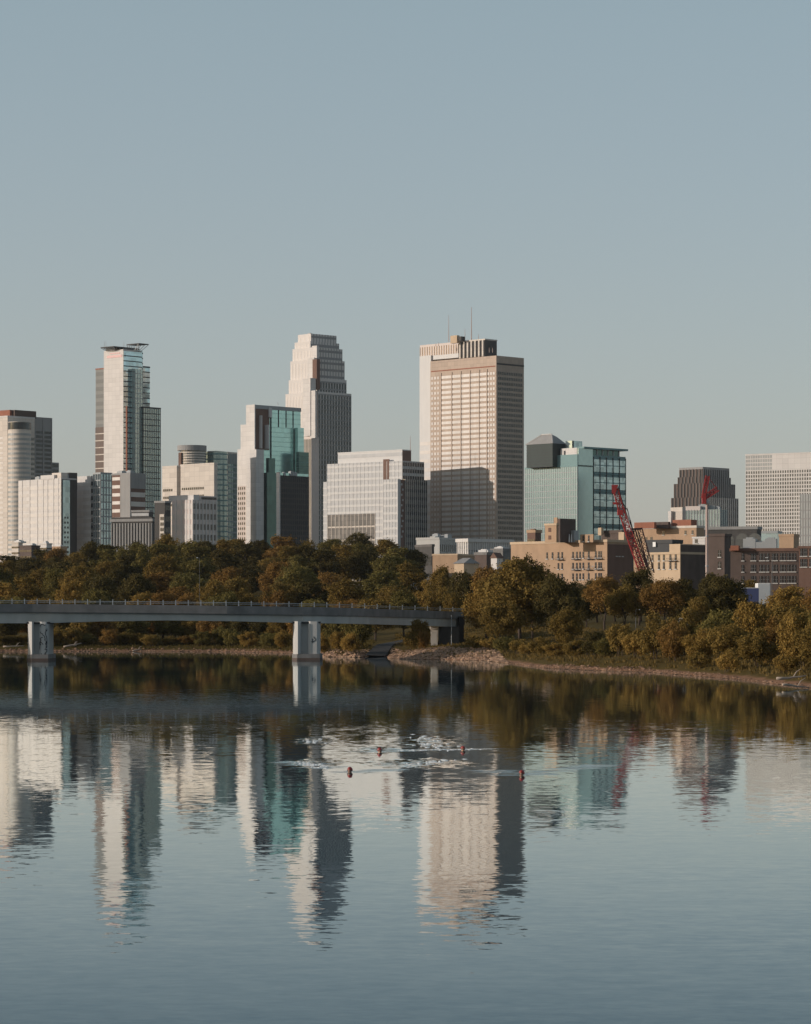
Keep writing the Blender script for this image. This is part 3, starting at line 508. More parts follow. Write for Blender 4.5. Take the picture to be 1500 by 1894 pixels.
# 16 -- teal glass office with canopy
B = Bld('canopied_office', 'teal glass office with dark hipped roof block and flat canopy, by the tan tower', 'building', 1068, 2350, 46)
b = B.blk(971, 1068, 1157, 862); fr = (b[0], b[1], b[2], b[3], 0, b[5]); B.box('glass_front', fr, 'sage_glass'); B.lines(fr, 24, 'grey_metal', .5, .1, side='L'); B.piers(fr, 'grey_metal', nL=24, w=.4, out=.2); B.roof(b, wallmat='teal_panel')
r = B.blk(1064, 1068, 1157, 832); r = (b[1]-22, b[1]+.01, b[2]+.02, b[3], 0, B.fz(840,b)); B.box('right_wing', r, 'teal_panel')
pn = (b[1]-.3, b[1]+.25, B.fy(1069,b), B.fy(1096,b), 0, B.fz(829,b)); B.box('blank_panel', pn, 'green_glass')
gr = (b[1]-.3, b[1]+.1, B.fy(1097,b), b[3], 0, B.fz(843,b)); B.bands(gr, 9, .72, 'steel_blue_glass', 'R', out=.3); B.piers(gr, 'dark_metal', nR=5, w=.9, out=.5); B.lines(gr, 18, 'teal_panel', .7, .4, side='R')
tp = (b[1]-18, b[1]-2, B.fy(1097,b), b[3]-6, B.fz(843,b), B.fz(829,b)); B.box('top_storey', tp, 'dark_teal_glass'); m = MB(); 
for k in range(6): y = tp[2]+(tp[3]-tp[2])*k/5.; m.box(tp[1]-.3, tp[1]+.4, y-.6, y+.6, tp[4], tp[5])
m.obj('mullion_grid', 'grey_metal', B.e)
B.box('canopy', (b[1]-22, b[1]+2, B.fy(1077,b), b[3]+1, B.fz(829,b), B.fz(825.5,b)), 'teal_panel')
wb = B.blk(1037, 1067, 1070, 828, 863, off=2); B.box('white_block', wb, 'white_stone'); B.box('dark_slot', (B.fx(1043,wb), B.fx(1046,wb), wb[2]-.2, wb[2]+.3, B.fz(848,b), B.fz(832,b)), 'dark_metal')
ub = B.blk(1046, 1058, 1077, 815, 830, off=10); B.box('roof_plant', ub, 'steel_blue_glass'); B.box('dark_slot', (ub[1]-.2,ub[1]+.2,B.fy(1058.6,ub),B.fy(1061,ub),ub[4],ub[5]), 'dark_metal')
# hipped roof block behind
h = B.blk(974, 1022, 1046, 820, 863, off=12); B.box('roof_block', h, 'dark_green_panel'); B.lines(h, 8, 'dark_metal', .4, .12)
m = MB(); zt = B.fz(802,b,12); mx = (h[0]+h[1])/2
m.hexa([(h[0]-.5,h[2]-.5,h[5]),(h[1]+.5,h[2]-.5,h[5]),(h[1]+.5,h[3]+.5,h[5]),(h[0]-.5,h[3]+.5,h[5])], [(mx-3,h[2]+6,zt),(mx+8,h[2]+6,zt),(mx+8,h[3]-3,zt-2),(mx-3,h[3]-3,zt-2)]); m.obj('hipped_roof', 'grey_stone', B.e)
m = MB(); m.bar((h[0]-.6,h[2]-.6,h[5]),(mx-3,h[2]+5.8,zt+.2),.8); m.bar((mx-3,h[2]+5.8,zt+.2),(mx+8,h[2]+5.8,zt+.2),.8); m.bar((mx+8,h[2]+5.8,zt+.2),(h[1]+.6,h[2]-.6,h[5]),.8); m.obj('roof_edge','pale_concrete',B.e)

# 24 -- dark stepped crown tower
B = Bld('ribbed_tower', 'dark ribbed tower with stepped crown, behind the tall pale pole', 'tower', 1301, 2300, 44)
for (pl,pc,pr,yt,off) in ((1257,1300,1348,867,14),(1254,1300,1351,881,10),(1247,1301,1359,893,5),(1242,1301,1365,919,0)):
    t = B.blk(pl, pc, pr, yt, off=off); B.box('tier', t, 'dark_stone'); nl, nr = int((t[1]-t[0])/3.2), int((t[3]-t[2])/2.6)
    lowp = B.blk(pl, pc, pr, yt+34, off=off)[5] if yt < 910 else 0
    B.piers((t[0],t[1],t[2],t[3],lowp,t[5]), 'brown_metal', nL=nl, w=1.3, out=.5, name='rib'); B.piers((t[0],t[1],t[2],t[3],lowp,t[5]), 'grey_stone' if yt < 910 else 'pale_concrete', nR=nr, w=1.2, out=.5, name='rib')
    if yt > 910: B.bands((t[0],t[1],t[2],t[3],0,t[5]), 16, .5, 'dark_glass', 'R', out=.15)
B.roof(B.blk(1257,1300,1348,867,off=14), wallmat='grey_stone', h=1.5)
# 25 -- white gridded block at the right edge
B = Bld('gridded_block', 'broad white gridded office block cut off by the right edge', 'building', 1560, 2200, 32)
b = B.blk(1379, 1560, 1600, 836); B.box('wall', b, 'white_stone'); n = 22; zt = b[5]
m = MB()
nx_ = 40; wx = (b[1]-b[0])/nx_
for k in range(nx_): x = b[0]+(k+.5)*wx; m.box(x-wx*.27, x+wx*.27, b[2]-.12, b[2]+.3, 0, 2.0)
me = m.mesh('window_band', 'smoke_glass')
m = MB()
for k in range(11): x = b[0]+(k+.5)*wx; m.box(x-wx*.36, x+wx*.36, b[2]-.12, b[2]+.3, 0, 2.2)
me2 = m.mesh('window_band', 'grey_glass')
for i in range(46):
    z = 3+i*2.92
    if z < B.fz(869,b): link('window_band', me, B.e, (0,0,z))
    elif z < B.fz(842,b): link('window_band', me2, B.e, (0,0,z))
sh = (B.fx(1480,b), b[1], b[2]-.25, b[2]+.4, 0, B.fz(912,b)); B.box('painted_shade_bay', sh, 'grey_glass'); B.lines(sh, 14, 'grey_stone', .9, .12, side='L'); B.piers(sh, 'grey_stone', nL=16, w=.6, out=.2)  # darker grid paints the shadow low on this facade
B.roof(b, wallmat='white_stone', h=.8)
# ---------------------------------------------------------------- low-rise buildings in front of the towers
def win_grid(B, face, b, cols, y0s, w, h, mat='window_glass', sill='pale_concrete', arch=False, sillp=True):
    """each window an own part: recessed pane in a frame box, with a sill under it"""
    m = MB()
    if face == 'L':
        m.box(-w/2, w/2, -.08, .25, 0, h)
        if arch: m.box(-w*.36, w*.36, -.08, .25, h-.002, h+w*.28)
        s = MB(); s.box(-w/2-.12, w/2+.12, -.3, .2, -.28, -.002)
        f = MB(); f.box(-.06,.06,-.13,.1,0,h); f.box(-w/2,w/2,-.13,.1,h*.5-.06,h*.5+.06)
    else:
        m.box(-.25, .08, -w/2, w/2, 0, h); s = MB(); s.box(-.2, .3, -w/2-.12, w/2+.12, -.28, -.002); f = MB(); f.box(-.1,.13,-.06,.06,0,h); f.box(-.1,.13,-w/2,w/2,h*.5-.06,h*.5+.06)
    me, ms, mf = m.mesh('window', mat), s.mesh('sill', sill), f.mesh('frame', 'mid_concrete')
    for py in y0s:
        for px in cols:
            z = B.fz(py, b); loc = (B.fx(px,b), b[2], z) if face == 'L' else (b[1], B.fy(px,b), z)
            o = link('window', me, B.e, loc); link('frame', mf, o)
            if sillp: link('sill', ms, o)
# yellow warehouse
B = Bld('warehouse', 'sunlit yellow warehouse with a stubby tower and small balconies, left of the red crane', 'warehouse', 1123, 1000, 46)
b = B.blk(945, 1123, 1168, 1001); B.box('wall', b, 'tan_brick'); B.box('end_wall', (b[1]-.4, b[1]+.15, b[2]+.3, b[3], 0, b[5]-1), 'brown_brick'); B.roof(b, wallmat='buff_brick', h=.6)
t = B.blk(1008, 1029, 1033, 970, 1003, off=1); B.box('tower', t, 'tan_brick'); B.roof(t, wallmat='buff_brick', h=.4)
m = MB()
for k in (0,1): m.box(t[0]+1.6, t[0]+2.9, t[2]-.08, t[2]+.2, t[4]+1+k*2.6, t[4]+2.4+k*2.6)
m.obj('blind_window', 'brown_brick', B.e)
t = B.blk(1073, 1097, 1099, 988, 1003, off=.3); B.box('gable', t, 'tan_brick'); win_grid(B, 'L', t, (1079,1089), (1001,), .7, 2.0)
d = B.blk(1025, 1036, 1065, 959, 1003, off=8); B.box('roof_shed', d, 'dark_brick'); B.box('roof_shed_end', (d[0]-.1,d[0]+1.5,d[2]-.1,d[2]+.3,d[4],d[5]+.4), 'tan_brick')
cols = (1012,1022,1033,1040,1060,1067,1073,1079,1089,1102,1108,1112)
win_grid(B, 'L', b, cols, (1031,), .75, 2.2); win_grid(B, 'L', b, (1033,1040,1060,1067,1073,1079,1089,1102,1108,1112), (1051,1071), .75, 2.1); win_grid(B, 'R', b, (1140,1145,1151), (1028,), .7, 2.0)
m = MB(); m.box(-1.6,1.6,-1.2,.1,0,.15)
for k in range(9): m.box(-1.6+k*.4-.02,-1.6+k*.4+.02,-1.2,-1.16,.15,1.0)
m.box(-1.6,1.6,-1.22,-1.14,1.0,1.06); me = m.mesh('balcony','black_paint')
for px,py in ((1037,1034),(1067,1034),(1092,1034),(1109,1034),(1067,1054),(1090,1054),(1109,1054)): link('balcony', me, B.e, (B.fx(px,b), b[2]-.01, B.fz(py,b)))
for px in (1053,1057): B.stick('vent_pipe', px, 1003, 988, .25, 'white_paint', off=6)
q = B.blk(1056, 1062, 1070, 981, 1003, off=10); B.box('roof_tank', q, 'grey_metal')
# small sheds left of the warehouse roof
B = Bld('brick_shed', 'small brown brick roof block peeping up left of the yellow warehouse tower', 'building', 990, 1250, 40)
b = B.blk(975, 990, 1001, 984); B.box('wall', b, 'brown_brick'); B.roof(b, wallmat='tan_brick'); B.bands(b, 3, .4, 'window_glass', 'L'); t = B.blk(981,987,992,978,986,off=3); B.box('roof_step', t, 'brown_brick')
B = Bld('brick_block', 'dark brick building squeezed between the yellow warehouse and the crane', 'building', 1150, 1180, 40)
b = B.blk(1112, 1150, 1172, 985); B.box('wall', b, 'dark_brick'); B.roof(b, wallmat='dark_brick'); B.bands(b, 2, .4, 'window_glass', 'L', lo=3)
t = B.blk(1144, 1154, 1158, 984, 1004, off=-25); B.box('chimney', t, 'buff_brick'); t = B.blk(1106, 1112, 1116, 976, 990, off=3); B.box('chimney', t, 'buff_brick')
# mixed low roofs right of the tree hill
B = Bld('office_block', 'low white blocky building with small rooftop boxes under the tan tower', 'building', 800, 1750, 30)
b = B.blk(770, 812, 846, 997); B.box('wall', b, 'pale_concrete'); B.bands(b, 4, .4, 'window_glass', 'R'); B.piers(b, 'pale_concrete', nR=9, w=.9); B.roof(b, wallmat='pale_concrete')
t = B.blk(795, 805, 812, 992, 999, off=6); B.box('roof_step', t, 'pale_concrete'); t = B.blk(822, 828, 836, 988, 999, off=10); B.box('roof_step', t, 'grey_metal'); B.hvac(b, 11, 3)
B = Bld('dark_shed', 'dark flat-roofed shed at the right end of the wooded hill', 'building', 799, 1500, 60)
b = B.blk(768, 799, 803, 1010); B.box('wall', b, 'dark_stone'); B.roof(b); B.bands(b, 2, .3, 'window_glass', 'L')
B = Bld('office_block', 'white low-rise with a row of upright windows under the tan tower', 'building', 866, 1650, 50)
b = B.blk(846, 866, 948, 997); B.box('wall', b, 'pale_concrete'); B.box('eaves', (b[0],b[1],b[2],b[3],b[5]-1.6,b[5]+.3), 'white_stone', grow=.8); B.bands(b, 2, .5, 'window_glass', 'R', lo=4, hi=2); B.piers(b, 'white_stone', nL=5, nR=20, w=.9, out=.4)
win_grid(B, 'L', b, (849,853,857,861), (1016,1026), .9, 1.8)
B = Bld('tan_shed', 'long tan flat-roofed building above the small trees by the bridge end', 'building', 846, 1420, 25)
b = B.blk(800, 846, 884, 1026); B.box('wall', b, 'tan_brick'); B.roof(b, wallmat='buff_brick', h=.5); B.bands(b, 1, .3, 'window_glass', 'L', lo=2, hi=1.5); B.bands(b, 1, .4, 'window_glass', 'R', lo=2, hi=1)
B = Bld('tan_shed', 'low sunlit shed with a grey pitched roof, near the bridge end', 'building', 850, 1330, 40)
b = B.blk(840, 858, 886, 1042); B.box('wall', b, 'buff_brick'); m = MB(); cy = (b[2]+b[3])/2
m.add([(b[0]-.5,b[2]-.6,b[5]),(b[1]+.5,b[2]-.6,b[5]),(b[1]+.5,b[3]+.6,b[5]),(b[0]-.5,b[3]+.6,b[5]),(b[0]+.5,cy,b[5]+2.6),(b[1]-.5,cy,b[5]+2.6)], [(3,2,1,0),(0,1,5,4),(2,3,4,5),(1,2,5),(3,0,4)]); m.obj('roof', 'grey_stone', B.e)
for i,(px,y,D,mat,lab) in enumerate(((900,1025,1380,'dark_brick','dark flat-roofed workshop among the roofs left of the yellow warehouse'),(930,1018,1450,'mid_concrete','grey low workshop right beside the yellow warehouse left end'))):
    B = Bld('workshop', lab, 'building', px, D, 38); b = B.blk(px-22, px, px+18, y); B.box('wall', b, mat); B.roof(b, wallmat='mid_concrete'); B.bands(b, 1, .3, 'window_glass', 'LR', lo=6, hi=1.5); B.hvac(b, 20+i, 4, 'white_metal', (1,2.2))
B = Bld('house', 'small house with a pale gable among roofs left of the yellow warehouse', 'house', 917, 1300, 42)
b = B.blk(908, 919, 930, 1032); B.box('wall', b, 'white_stone'); m = MB(); cx = (b[0]+b[1])/2
m.add([(b[0]-.4,b[2]-.4,b[5]),(b[1]+.4,b[2]-.4,b[5]),(b[1]+.4,b[3]+.4,b[5]),(b[0]-.4,b[3]+.4,b[5]),(cx,b[2]-.4,b[5]+2.4),(cx,b[3]+.4,b[5]+2.4)], [(3,2,1,0),(0,1,4),(1,2,5,4),(2,3,5),(3,0,4,5)]); m.obj('roof','brown_brick',B.e)
# low roofs at the far left under the round tower
for i,(pl,pc,pr,y,mat,lab) in enumerate(((36,58,74,1010,'dark_brick','long dark low roofed building under the pale apartment block'),(74,86,96,1006,'white_stone','small white boxy building beneath the pale apartment block'),(92,112,124,1012,'tan_brick','tan low building at the foot of the pale apartment block'),(22,34,42,1004,'cream_stone','cream low annexe at the foot of the round-cornered tower'))):
    B = Bld('low_building', lab, 'building', pc, 1700+i*30, 40); b = B.blk(pl, pc, pr, y); B.box('wall', b, mat); B.roof(b, wallmat=mat, h=.5); B.bands(b, 2, .3, 'window_glass', 'LR', lo=b[5]-8, hi=1); B.hvac(b, 30+i, 2, 'white_metal', (.8,1.6))

# tan warehouse row on the right
B = Bld('warehouse', 'long sunlit tan brick building with reddish rooftop boxes, right of the crane', 'warehouse', 1288, 1350, 40)
b = B.blk(1172, 1288, 1302, 975); B.box('wall', b, 'tan_brick'); B.roof(b, wallmat='cream_stone', h=.8); win_grid(B, 'L', b, (1227,1268,1281), (988,), 1.2, 1.8); win_grid(B, 'L', b, (1185,1195,1205), (1000,), 1.4, 2.2)
t = B.blk(1173, 1210, 1214, 965.5, 977, off=4); B.box('roof_box', t, 'red_brick'); t = B.blk(1209, 1236, 1240, 965, 977, off=6); B.box('roof_box', t, 'dark_brick'); t = B.blk(1244, 1278, 1289, 961, 977, off=2); B.box('roof_box', t, 'red_brick')
t = B.blk(1240, 1262, 1268, 938, 977, off=8); B.box('lift_tower', t, 'cream_stone'); t = B.blk(1236,1241,1244,945,977,off=10); B.box('vent_stack', t, 'white_stone')
B = Bld('warehouse', 'cream brick warehouse with higher right end and iron balcony, right of crane foot', 'warehouse', 1258, 900, 46)
b = B.blk(1189, 1258, 1306, 1023); B.box('wall', b, 'buff_brick'); B.roof(b, wallmat='buff_brick', h=.4)
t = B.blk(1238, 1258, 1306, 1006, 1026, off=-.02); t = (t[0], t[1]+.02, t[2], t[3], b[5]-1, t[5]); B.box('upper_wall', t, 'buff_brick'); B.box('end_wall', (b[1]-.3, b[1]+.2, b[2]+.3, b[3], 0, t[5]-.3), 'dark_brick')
win_grid(B, 'L', b, (1198,1207,1219,1228,1240,1250), (1036,1052), .8, 1.9, arch=True)
m = MB(); m.box(-1.9,1.9,-1.1,.1,0,.15); m.box(-1.9,1.9,-1.12,-1.05,.95,1.02)
for k in range(11): m.box(-1.9+k*.38-.02,-1.9+k*.38+.02,-1.1,-1.06,.15,.95)
link('balcony', m.mesh('balcony','black_paint'), B.e, (B.fx(1245,b), b[2]-.01, B.fz(1038,b)))
B = Bld('roof_shed', 'dark blue-grey roofed building behind the cream warehouse', 'building', 1240, 1050, 38)
b = B.blk(1196, 1243, 1262, 1003); B.box('wall', b, 'dark_metal'); B.roof(b, wallmat='dark_metal'); B.bands(b, 1, .3, 'steel_blue_glass', 'L', lo=9, hi=1.5); m = MB(); m.box(b[0]+3,b[0]+4.2,b[2]-.6,b[2]+.6,b[5]-1.5,b[5]+.2); m.obj('roof_vent','white_paint',B.e)
B = Bld('white_shed', 'small white box building left of the tall pale pole', 'building', 1304, 1150, 36)
b = B.blk(1281, 1304, 1310, 994); B.box('wall', b, 'white_stone'); B.roof(b, wallmat='white_metal', h=.3); win_grid(B, 'L', b, (1288,), (1004,), 1.3, 1.5)
B = Bld('dark_block', 'plain dark brick block right of the tall pale pole', 'building', 1340, 880, 30)
b = B.blk(1309, 1340, 1352, 990); B.box('wall', b, 'dark_brick'); B.roof(b, wallmat='dark_brick', h=.5); win_grid(B, 'L', b, (1331,), (1030,1051), 1.0, 2.0)
B = Bld('arched_building', 'dark grey building with a row of tall arches below the ribbed tower', 'building', 1400, 1500, 20)
b = B.blk(1289, 1400, 1408, 974.5); B.box('wall', b, 'dark_stone'); B.box('cornice', (b[0],b[1],b[2],b[3],b[5]-1.2,b[5]+.3), 'grey_stone', grow=.5)
m = MB(); w_, hh = 3.3, 7.5
poly = [(w_,0),(w_,hh)]+[(w_*math.cos(a), hh+w_*math.sin(a)) for a in [math.pi*k/10 for k in range(1,10)]]+[(-w_,hh),(-w_,0)]
m.add([(x,-.1,z) for x,z in poly]+[(x,.3,z) for x,z in poly], [tuple(range(len(poly)))]+[(i,len(poly)+i,len(poly)+(i+1)%len(poly),(i+1)%len(poly)) for i in range(len(poly))]); me = m.mesh('arch_window','smoke_glass')
for px in (1322,1346,1373,1396): link('arch_window', me, B.e, (B.fx(px,b), b[2], b[5]-14.0))
B = Bld('glass_block', 'low blue-grey glass block below the ribbed tower', 'building', 1330, 1800, 24)
b = B.blk(1268, 1332, 1345, 942); B.box('core', b, 'steel_blue_glass'); B.lines(b, 6, 'grey_metal', .6, .15); B.piers(b, 'grey_metal', nL=12, nR=4, w=.5); t = B.blk(1268, 1295, 1300, 936, 944, off=5); B.box('roof_step', t, 'pink_stone'); B.hvac(b, 41, 3)
B = Bld('glass_block', 'low grey glass shed in front of the white gridded block', 'building', 1436, 1700, 22)
b = B.blk(1400, 1438, 1446, 985); B.box('core', b, 'steel_blue_glass'); B.lines(b, 4, 'grey_metal', .8, .15); B.roof(b, wallmat='grey_metal')
B = Bld('brick_block', 'tan windowless block in front of the white gridded block', 'building', 1472, 1600, 30)
b = B.blk(1441, 1468, 1478, 991); B.box('wall', b, 'tan_brick'); B.roof(b, wallmat='tan_brick'); B.bands(b, 1, .12, 'window_glass', 'R', lo=10)
B = Bld('brick_mill', 'long dark brick mill with rows of windows at the right edge', 'warehouse', 1480, 850, 16)
b = B.blk(1351, 1476, 1482, 1016); B.box('wall', b, 'dark_brick'); B.box('cornice', (b[0],b[1],b[2],b[3],b[5]-.5,b[5]+.4), 'brown_brick', grow=.3)
cs = (1374,1391,1396,1407,1413,1420,1430,1436,1445,1451,1458,1464,1470)
win_grid(B, 'L', b, cs, (1036,1057,1078), .72, 2.0); t = B.blk(1351, 1366, 1369, 1009, 1018, off=2); B.box('roof_hut', t, 'red_brick'); t = B.blk(1400, 1430, 1436, 1011, 1018, off=4); B.box('roof_skylight', t, 'grey_metal'); B.hvac(b, 44, 4)
B = Bld('brick_mill', 'taller dark brick corner block at the right edge', 'warehouse', 1530, 830, 18)
b = B.blk(1477, 1530, 1545, 1012); B.box('wall', b, 'brown_brick'); B.roof(b, wallmat='brown_brick', h=.4); win_grid(B, 'L', b, (1482,1487,1491,1499,1506), (1028,1048), .6, 2.2)
# ---------------------------------------------------------------- road bridge
KN = [(-420,440,1113.5,1153),(-180,445,1115.5,1149),(-60,447,1116.5,1152.5),(68,449,1117,1153),(180,450,1118,1149.5),(300,451,1119,1147.5),(430,452,1120.5,1149),(565,455,1122.5,1152.5),(640,468,1124,1153.5),(740,492,1127.5,1156),(800,508,1129.5,1158),(858,524,1131.5,1159.5)]
br = empty('road_bridge', (wp(68,1155,449).x, 449, 0)); tag(br, 'concrete road bridge with grey girder and two piers crossing the river', 'bridge')
def bp(px, D, y, dy=0, dz=0): p = wp(px, y, D); return Vector((p.x, D+dy, p.z+dz))-br.location
kx = [k[0] for k in KN]; SAMP = []
for px in range(-420, 859, 20): SAMP.append((px, float(np.interp(px,kx,[k[1] for k in KN])), float(np.interp(px,kx,[k[2] for k in KN])), float(np.interp(px,kx,[k[3] for k in KN]))))
SAMP.append(KN[-1])
def sweep(name, mat, f, parent=br):         # f(sample) -> closed section of world points
    m = MB(); secs = [f(s) for s in SAMP]; n = len(secs[0])
    for s in secs: m.v += [tuple(p) for p in s]
    for i in range(len(secs)-1): m.f += [(i*n+k, i*n+(k+1)%n, (i+1)*n+(k+1)%n, (i+1)*n+k) for k in range(n)]
    m.f += [tuple(range(n-1,-1,-1)), tuple((len(secs)-1)*n+k for k in range(n))]
    return m.obj(name, mat, parent)
def sec(y0, zt, y1, zb): return lambda s: [bp(s[0],s[1],s[2],y0,zb), bp(s[0],s[1],s[2],y1,zb), bp(s[0],s[1],s[2],y1,zt), bp(s[0],s[1],s[2],y0,zt)]
sweep('deck', 'dark_concrete', sec(.1, -.95, 9.9, -1.35))
sweep('parapet', 'mid_concrete', sec(0, 0, .35, -1.25)); sweep('parapet', 'mid_concrete', sec(9.65, 0, 10, -1.25))
sweep('girder', 'bluish_steel', lambda s: [bp(s[0],s[1],s[3],.62), bp(s[0],s[1],s[3],3.3), bp(s[0],s[1],s[2],3.6,-1.352), bp(s[0],s[1],s[2],.5,-1.352)])
sweep('girder', 'bluish_steel', lambda s: [bp(s[0],s[1],s[3],6.7), bp(s[0],s[1],s[3],8.7), bp(s[0],s[1],s[2],9.0,-1.352), bp(s[0],s[1],s[2],6.4,-1.352)])
sweep('handrail', 'rail_metal', sec(.12, .52, .2, .44)); sweep('handrail', 'rail_metal', sec(.12, .28, .17, .23))
m = MB(); m.box(-.06,.06,-.06,.06,-.01,.75); m.box(-.11,.11,-.1,.1,0,.06); m.box(-.08,.08,-.08,.08,.7,.78); me = m.mesh('railing_post','rail_metal')
px = -397.5
while px < 856:
    D = float(np.interp(px,kx,[k[1] for k in KN])); y = float(np.interp(px,kx,[k[2] for k in KN])); link('railing_post', me, br, bp(px, D, y, .17)); px += 23.3
def pier(pxl, pxr, D, ybt, lo):
    s = sc(D); x0, x1 = (pxl-750)*s, (pxr-750)*s; w = x1-x0; zt = CAMH+(YH-ybt)*s; d = 8.5
    e = br; o = br.location
    m = MB()
    # two rounded legs with a recessed web between them
    r = .35
    def leg(xa, xb):
        m.prism([(xa+r,D+1),(xb-r,D+1),(xb,D+1+r),(xb,D+d-r),(xb-r,D+d),(xa+r,D+d),(xa,D+d-r),(xa,D+1+r)], .9, zt+.3)
    xb = x0+w*.32; m.prism([(x0+.8,D+.55),(xb-.2,D+.75),(xb,D+1.2),(xb,D+d),(x0,D+d),(x0,D+2.0),(x0+.3,D+1.15)], .9, zt+.3); leg(x0+w*.58, x1); m.box(x0+w*.2, x0+w*.7, D+1.9, D+d-.9, .9, zt+.3)
    m.v = [(x-o.x, y-o.y, z) for x,y,z in m.v]; p = m.obj('pier', 'pale_concrete', e)
    m = MB(); m.prism([(x0-.15,D+2.2),(x0+.7,D+.6),(x1+.1,D+.6),(x1+.3,D+d+.3),(x0-.2,D+d+.3)], -2.2, .95); m.v = [(x-o.x, y-o.y, z) for x,y,z in m.v]; m.obj('footing', 'mid_concrete', p)
    m = MB(); m.prism([(x0-.17,D+2.18),(x0+.69,D+.58),(x1+.12,D+.58),(x1+.32,D+d+.32),(x0-.22,D+d+.32)], -2.1, .32); m.v = [(x-o.x, y-o.y, z) for x,y,z in m.v]; m.obj('waterline_stain', 'dark_brick', p)
    m = MB(); m.box(x0-.1, x1+.1, D+1.2, D+d-.2, zt-.0, zt+.25); m.v = [(x-o.x, y-o.y, z) for x,y,z in m.v]; m.obj('bearing', 'dark_metal', p)
    return p, x0, x1, D, zt
p1 = pier(48.5, 87, 446.7, 1153.5, 0); p2 = pier(541, 590, 452.6, 1152.8, 0)
def scrawl(p, seed, n, fx, fz, sz):        # looping spray-paint strokes on the right leg
    rr = random.Random(seed); o = br.location; P, x0, x1, D, zt = p; m = MB()
    for k in range(n):
        cx = x0+(x1-x0)*rr.uniform(*fx); cz = zt*rr.uniform(*fz); pts = []; a = rr.uniform(0,6.3)
        for i in range(rr.randint(5,10)):
            a += rr.uniform(-1.5,1.5); cx = min(max(cx+math.cos(a)*sz, x0+(x1-x0)*(fx[0]-.03)), x0+(x1-x0)*(fx[1]+.03)); cz += math.sin(a)*sz; pts.append((cx-o.x, D+.985-o.y, cz))
        for u, v in zip(pts, pts[1:]):
            if (Vector(u)-Vector(v)).length > .01: m.bar(u, v, .05, .10)
    m.obj('graffiti', 'black_paint', P)
scrawl(p1, 3, 9, (.64,.93), (.22,.55), .28); scrawl(p1, 5, 3, (.66,.93), (.78,.9), .25); scrawl(p2, 8, 2, (.74,.86), (.55,.66), .16)
# abutment and the short end column
D = 512; s = sc(D); o = br.location
m = MB(); m.box((812-750)*s, (850-750)*s, D+2.5, D+13, .5, CAMH+(YH-1160)*s+.1); m.v = [(x-o.x,y-o.y,z) for x,y,z in m.v]; m.obj('abutment', 'dark_stone', br)
m = MB(); m.box((850-750)*s, (860-750)*s, D+8.5, D+15, .5, CAMH+(YH-1140)*s); m.v = [(x-o.x,y-o.y,z) for x,y,z in m.v]; m.obj('wing_wall', 'dark_stone', br)
m = MB(); a, c_ = (797.5-750)*s, (809.5-750)*s; m.box(a, c_, D+1.2, D+9, .3, CAMH+(YH-1160)*s-.02); m.box(a-.15, c_+.15, D+1.0, D+9.2, CAMH+(YH-1163)*s, CAMH+(YH-1158.6)*s); m.v = [(x-o.x,y-o.y,z) for x,y,z in m.v]; m.obj('end_column', 'cream_stone', br)

# ---------------------------------------------------------------- poles, crane
def pole(name, label, cat, px, D, ytop, r0, r1, mat, arm=None):
    x = (px-750)*D/F; z0 = gz(x,D)-.1; e = empty(name, (x,D,z0)); tag(e, label, cat); h = CAMH+(YH-ytop)*D/F-z0
    m = MB(); m.tube([(0,0,0),(0,0,h*.33),(0,0,h*.66),(0,0,h)], [r0, r0+(r1-r0)*.33, r0+(r1-r0)*.66, r1], 10); m.obj('pole', mat, e)
    m = MB(); m.tube([(0,0,0),(0,0,.5)], [r0*1.5, r0*1.4], 10); m.obj('base', 'mid_concrete', e)
    if arm:
        m = MB(); m.tube([(0,0,h-.1),(arm*.5,0,h+.15),(arm,0,h+.1)], [.06,.05,.04], 6); m.obj('arm', mat, e)
        m = MB(); m.box(min(arm,arm*1.6), max(arm,arm*1.6), -.12, .12, h-.02, h+.14); m.obj('lamp_head', 'white_paint', e)
    return e, h
pole('street_lamp', 'slim lamp post in front of the dark brick mill', 'street lamp', 1428, 640, 1032, .09, .06, 'lamp_metal', -.9)
pole('street_lamp', 'thin lamp post before the yellow warehouse front', 'street lamp', 1088, 690, 1048, .08, .05, 'lamp_metal', .8)
pole('street_lamp', 'lone tall lamp post among the trees behind the bridge', 'street lamp', 369, 640, 1032, .05, .035, 'lamp_metal', -.4)
pole('street_lamp', 'short grey post at the right end of the bridge', 'post', 835, 505, 1138, .06, .05, 'rail_metal', None)
pole('street_lamp', 'short lamp post beside the park trees', 'street lamp', 1176, 500, 1128, .07, .05, 'lamp_metal', .5)
# white mast carrying a red jib head
e, h = pole('crane_mast', 'tall pale pinkish pole topped by a red lattice crane head', 'mast', 1307.5, 760, 925, .40, .33, 'mast_white')
m = MB(); m.tube([(0,0,h*.42),(0,0,h*.43)], [.46,.46], 10); m.tube([(0,0,h*.68),(0,0,h*.69)], [.42,.42], 10); m.tube([(0,0,h-.8),(0,0,h)], [.6,.6], 10); m.obj('collar', 'mast_grey', e)
m = MB(); s = sc(760)
def lat(m, a, b, w, n, t=.16):
    a, b = Vector(a), Vector(b); d = (b-a).normalized(); u = d.cross(Vector((0,1,0))).normalized(); v = Vector((0,1,0))
    cs = [(u*i+v*j)*w/2 for i,j in ((-1,-1),(1,-1),(1,1),(-1,1))]
    for c in cs: m.bar(a+c, b+c, t)
    for k in range(n):
        p, q = a+(b-a)*(k/n), a+(b-a)*((k+1)/n)
        for i in range(4):
            m.bar(p+cs[i], p+cs[(i+1)%4], t*.7); m.bar(p+cs[i], q+cs[(i+1)%4], t*.7)
lat(m, (-2.6*s*3,0,h+.4), (20*s,0,h+21*s), 1.1, 4, .3); m.obj('jib', 'crane_red', e)
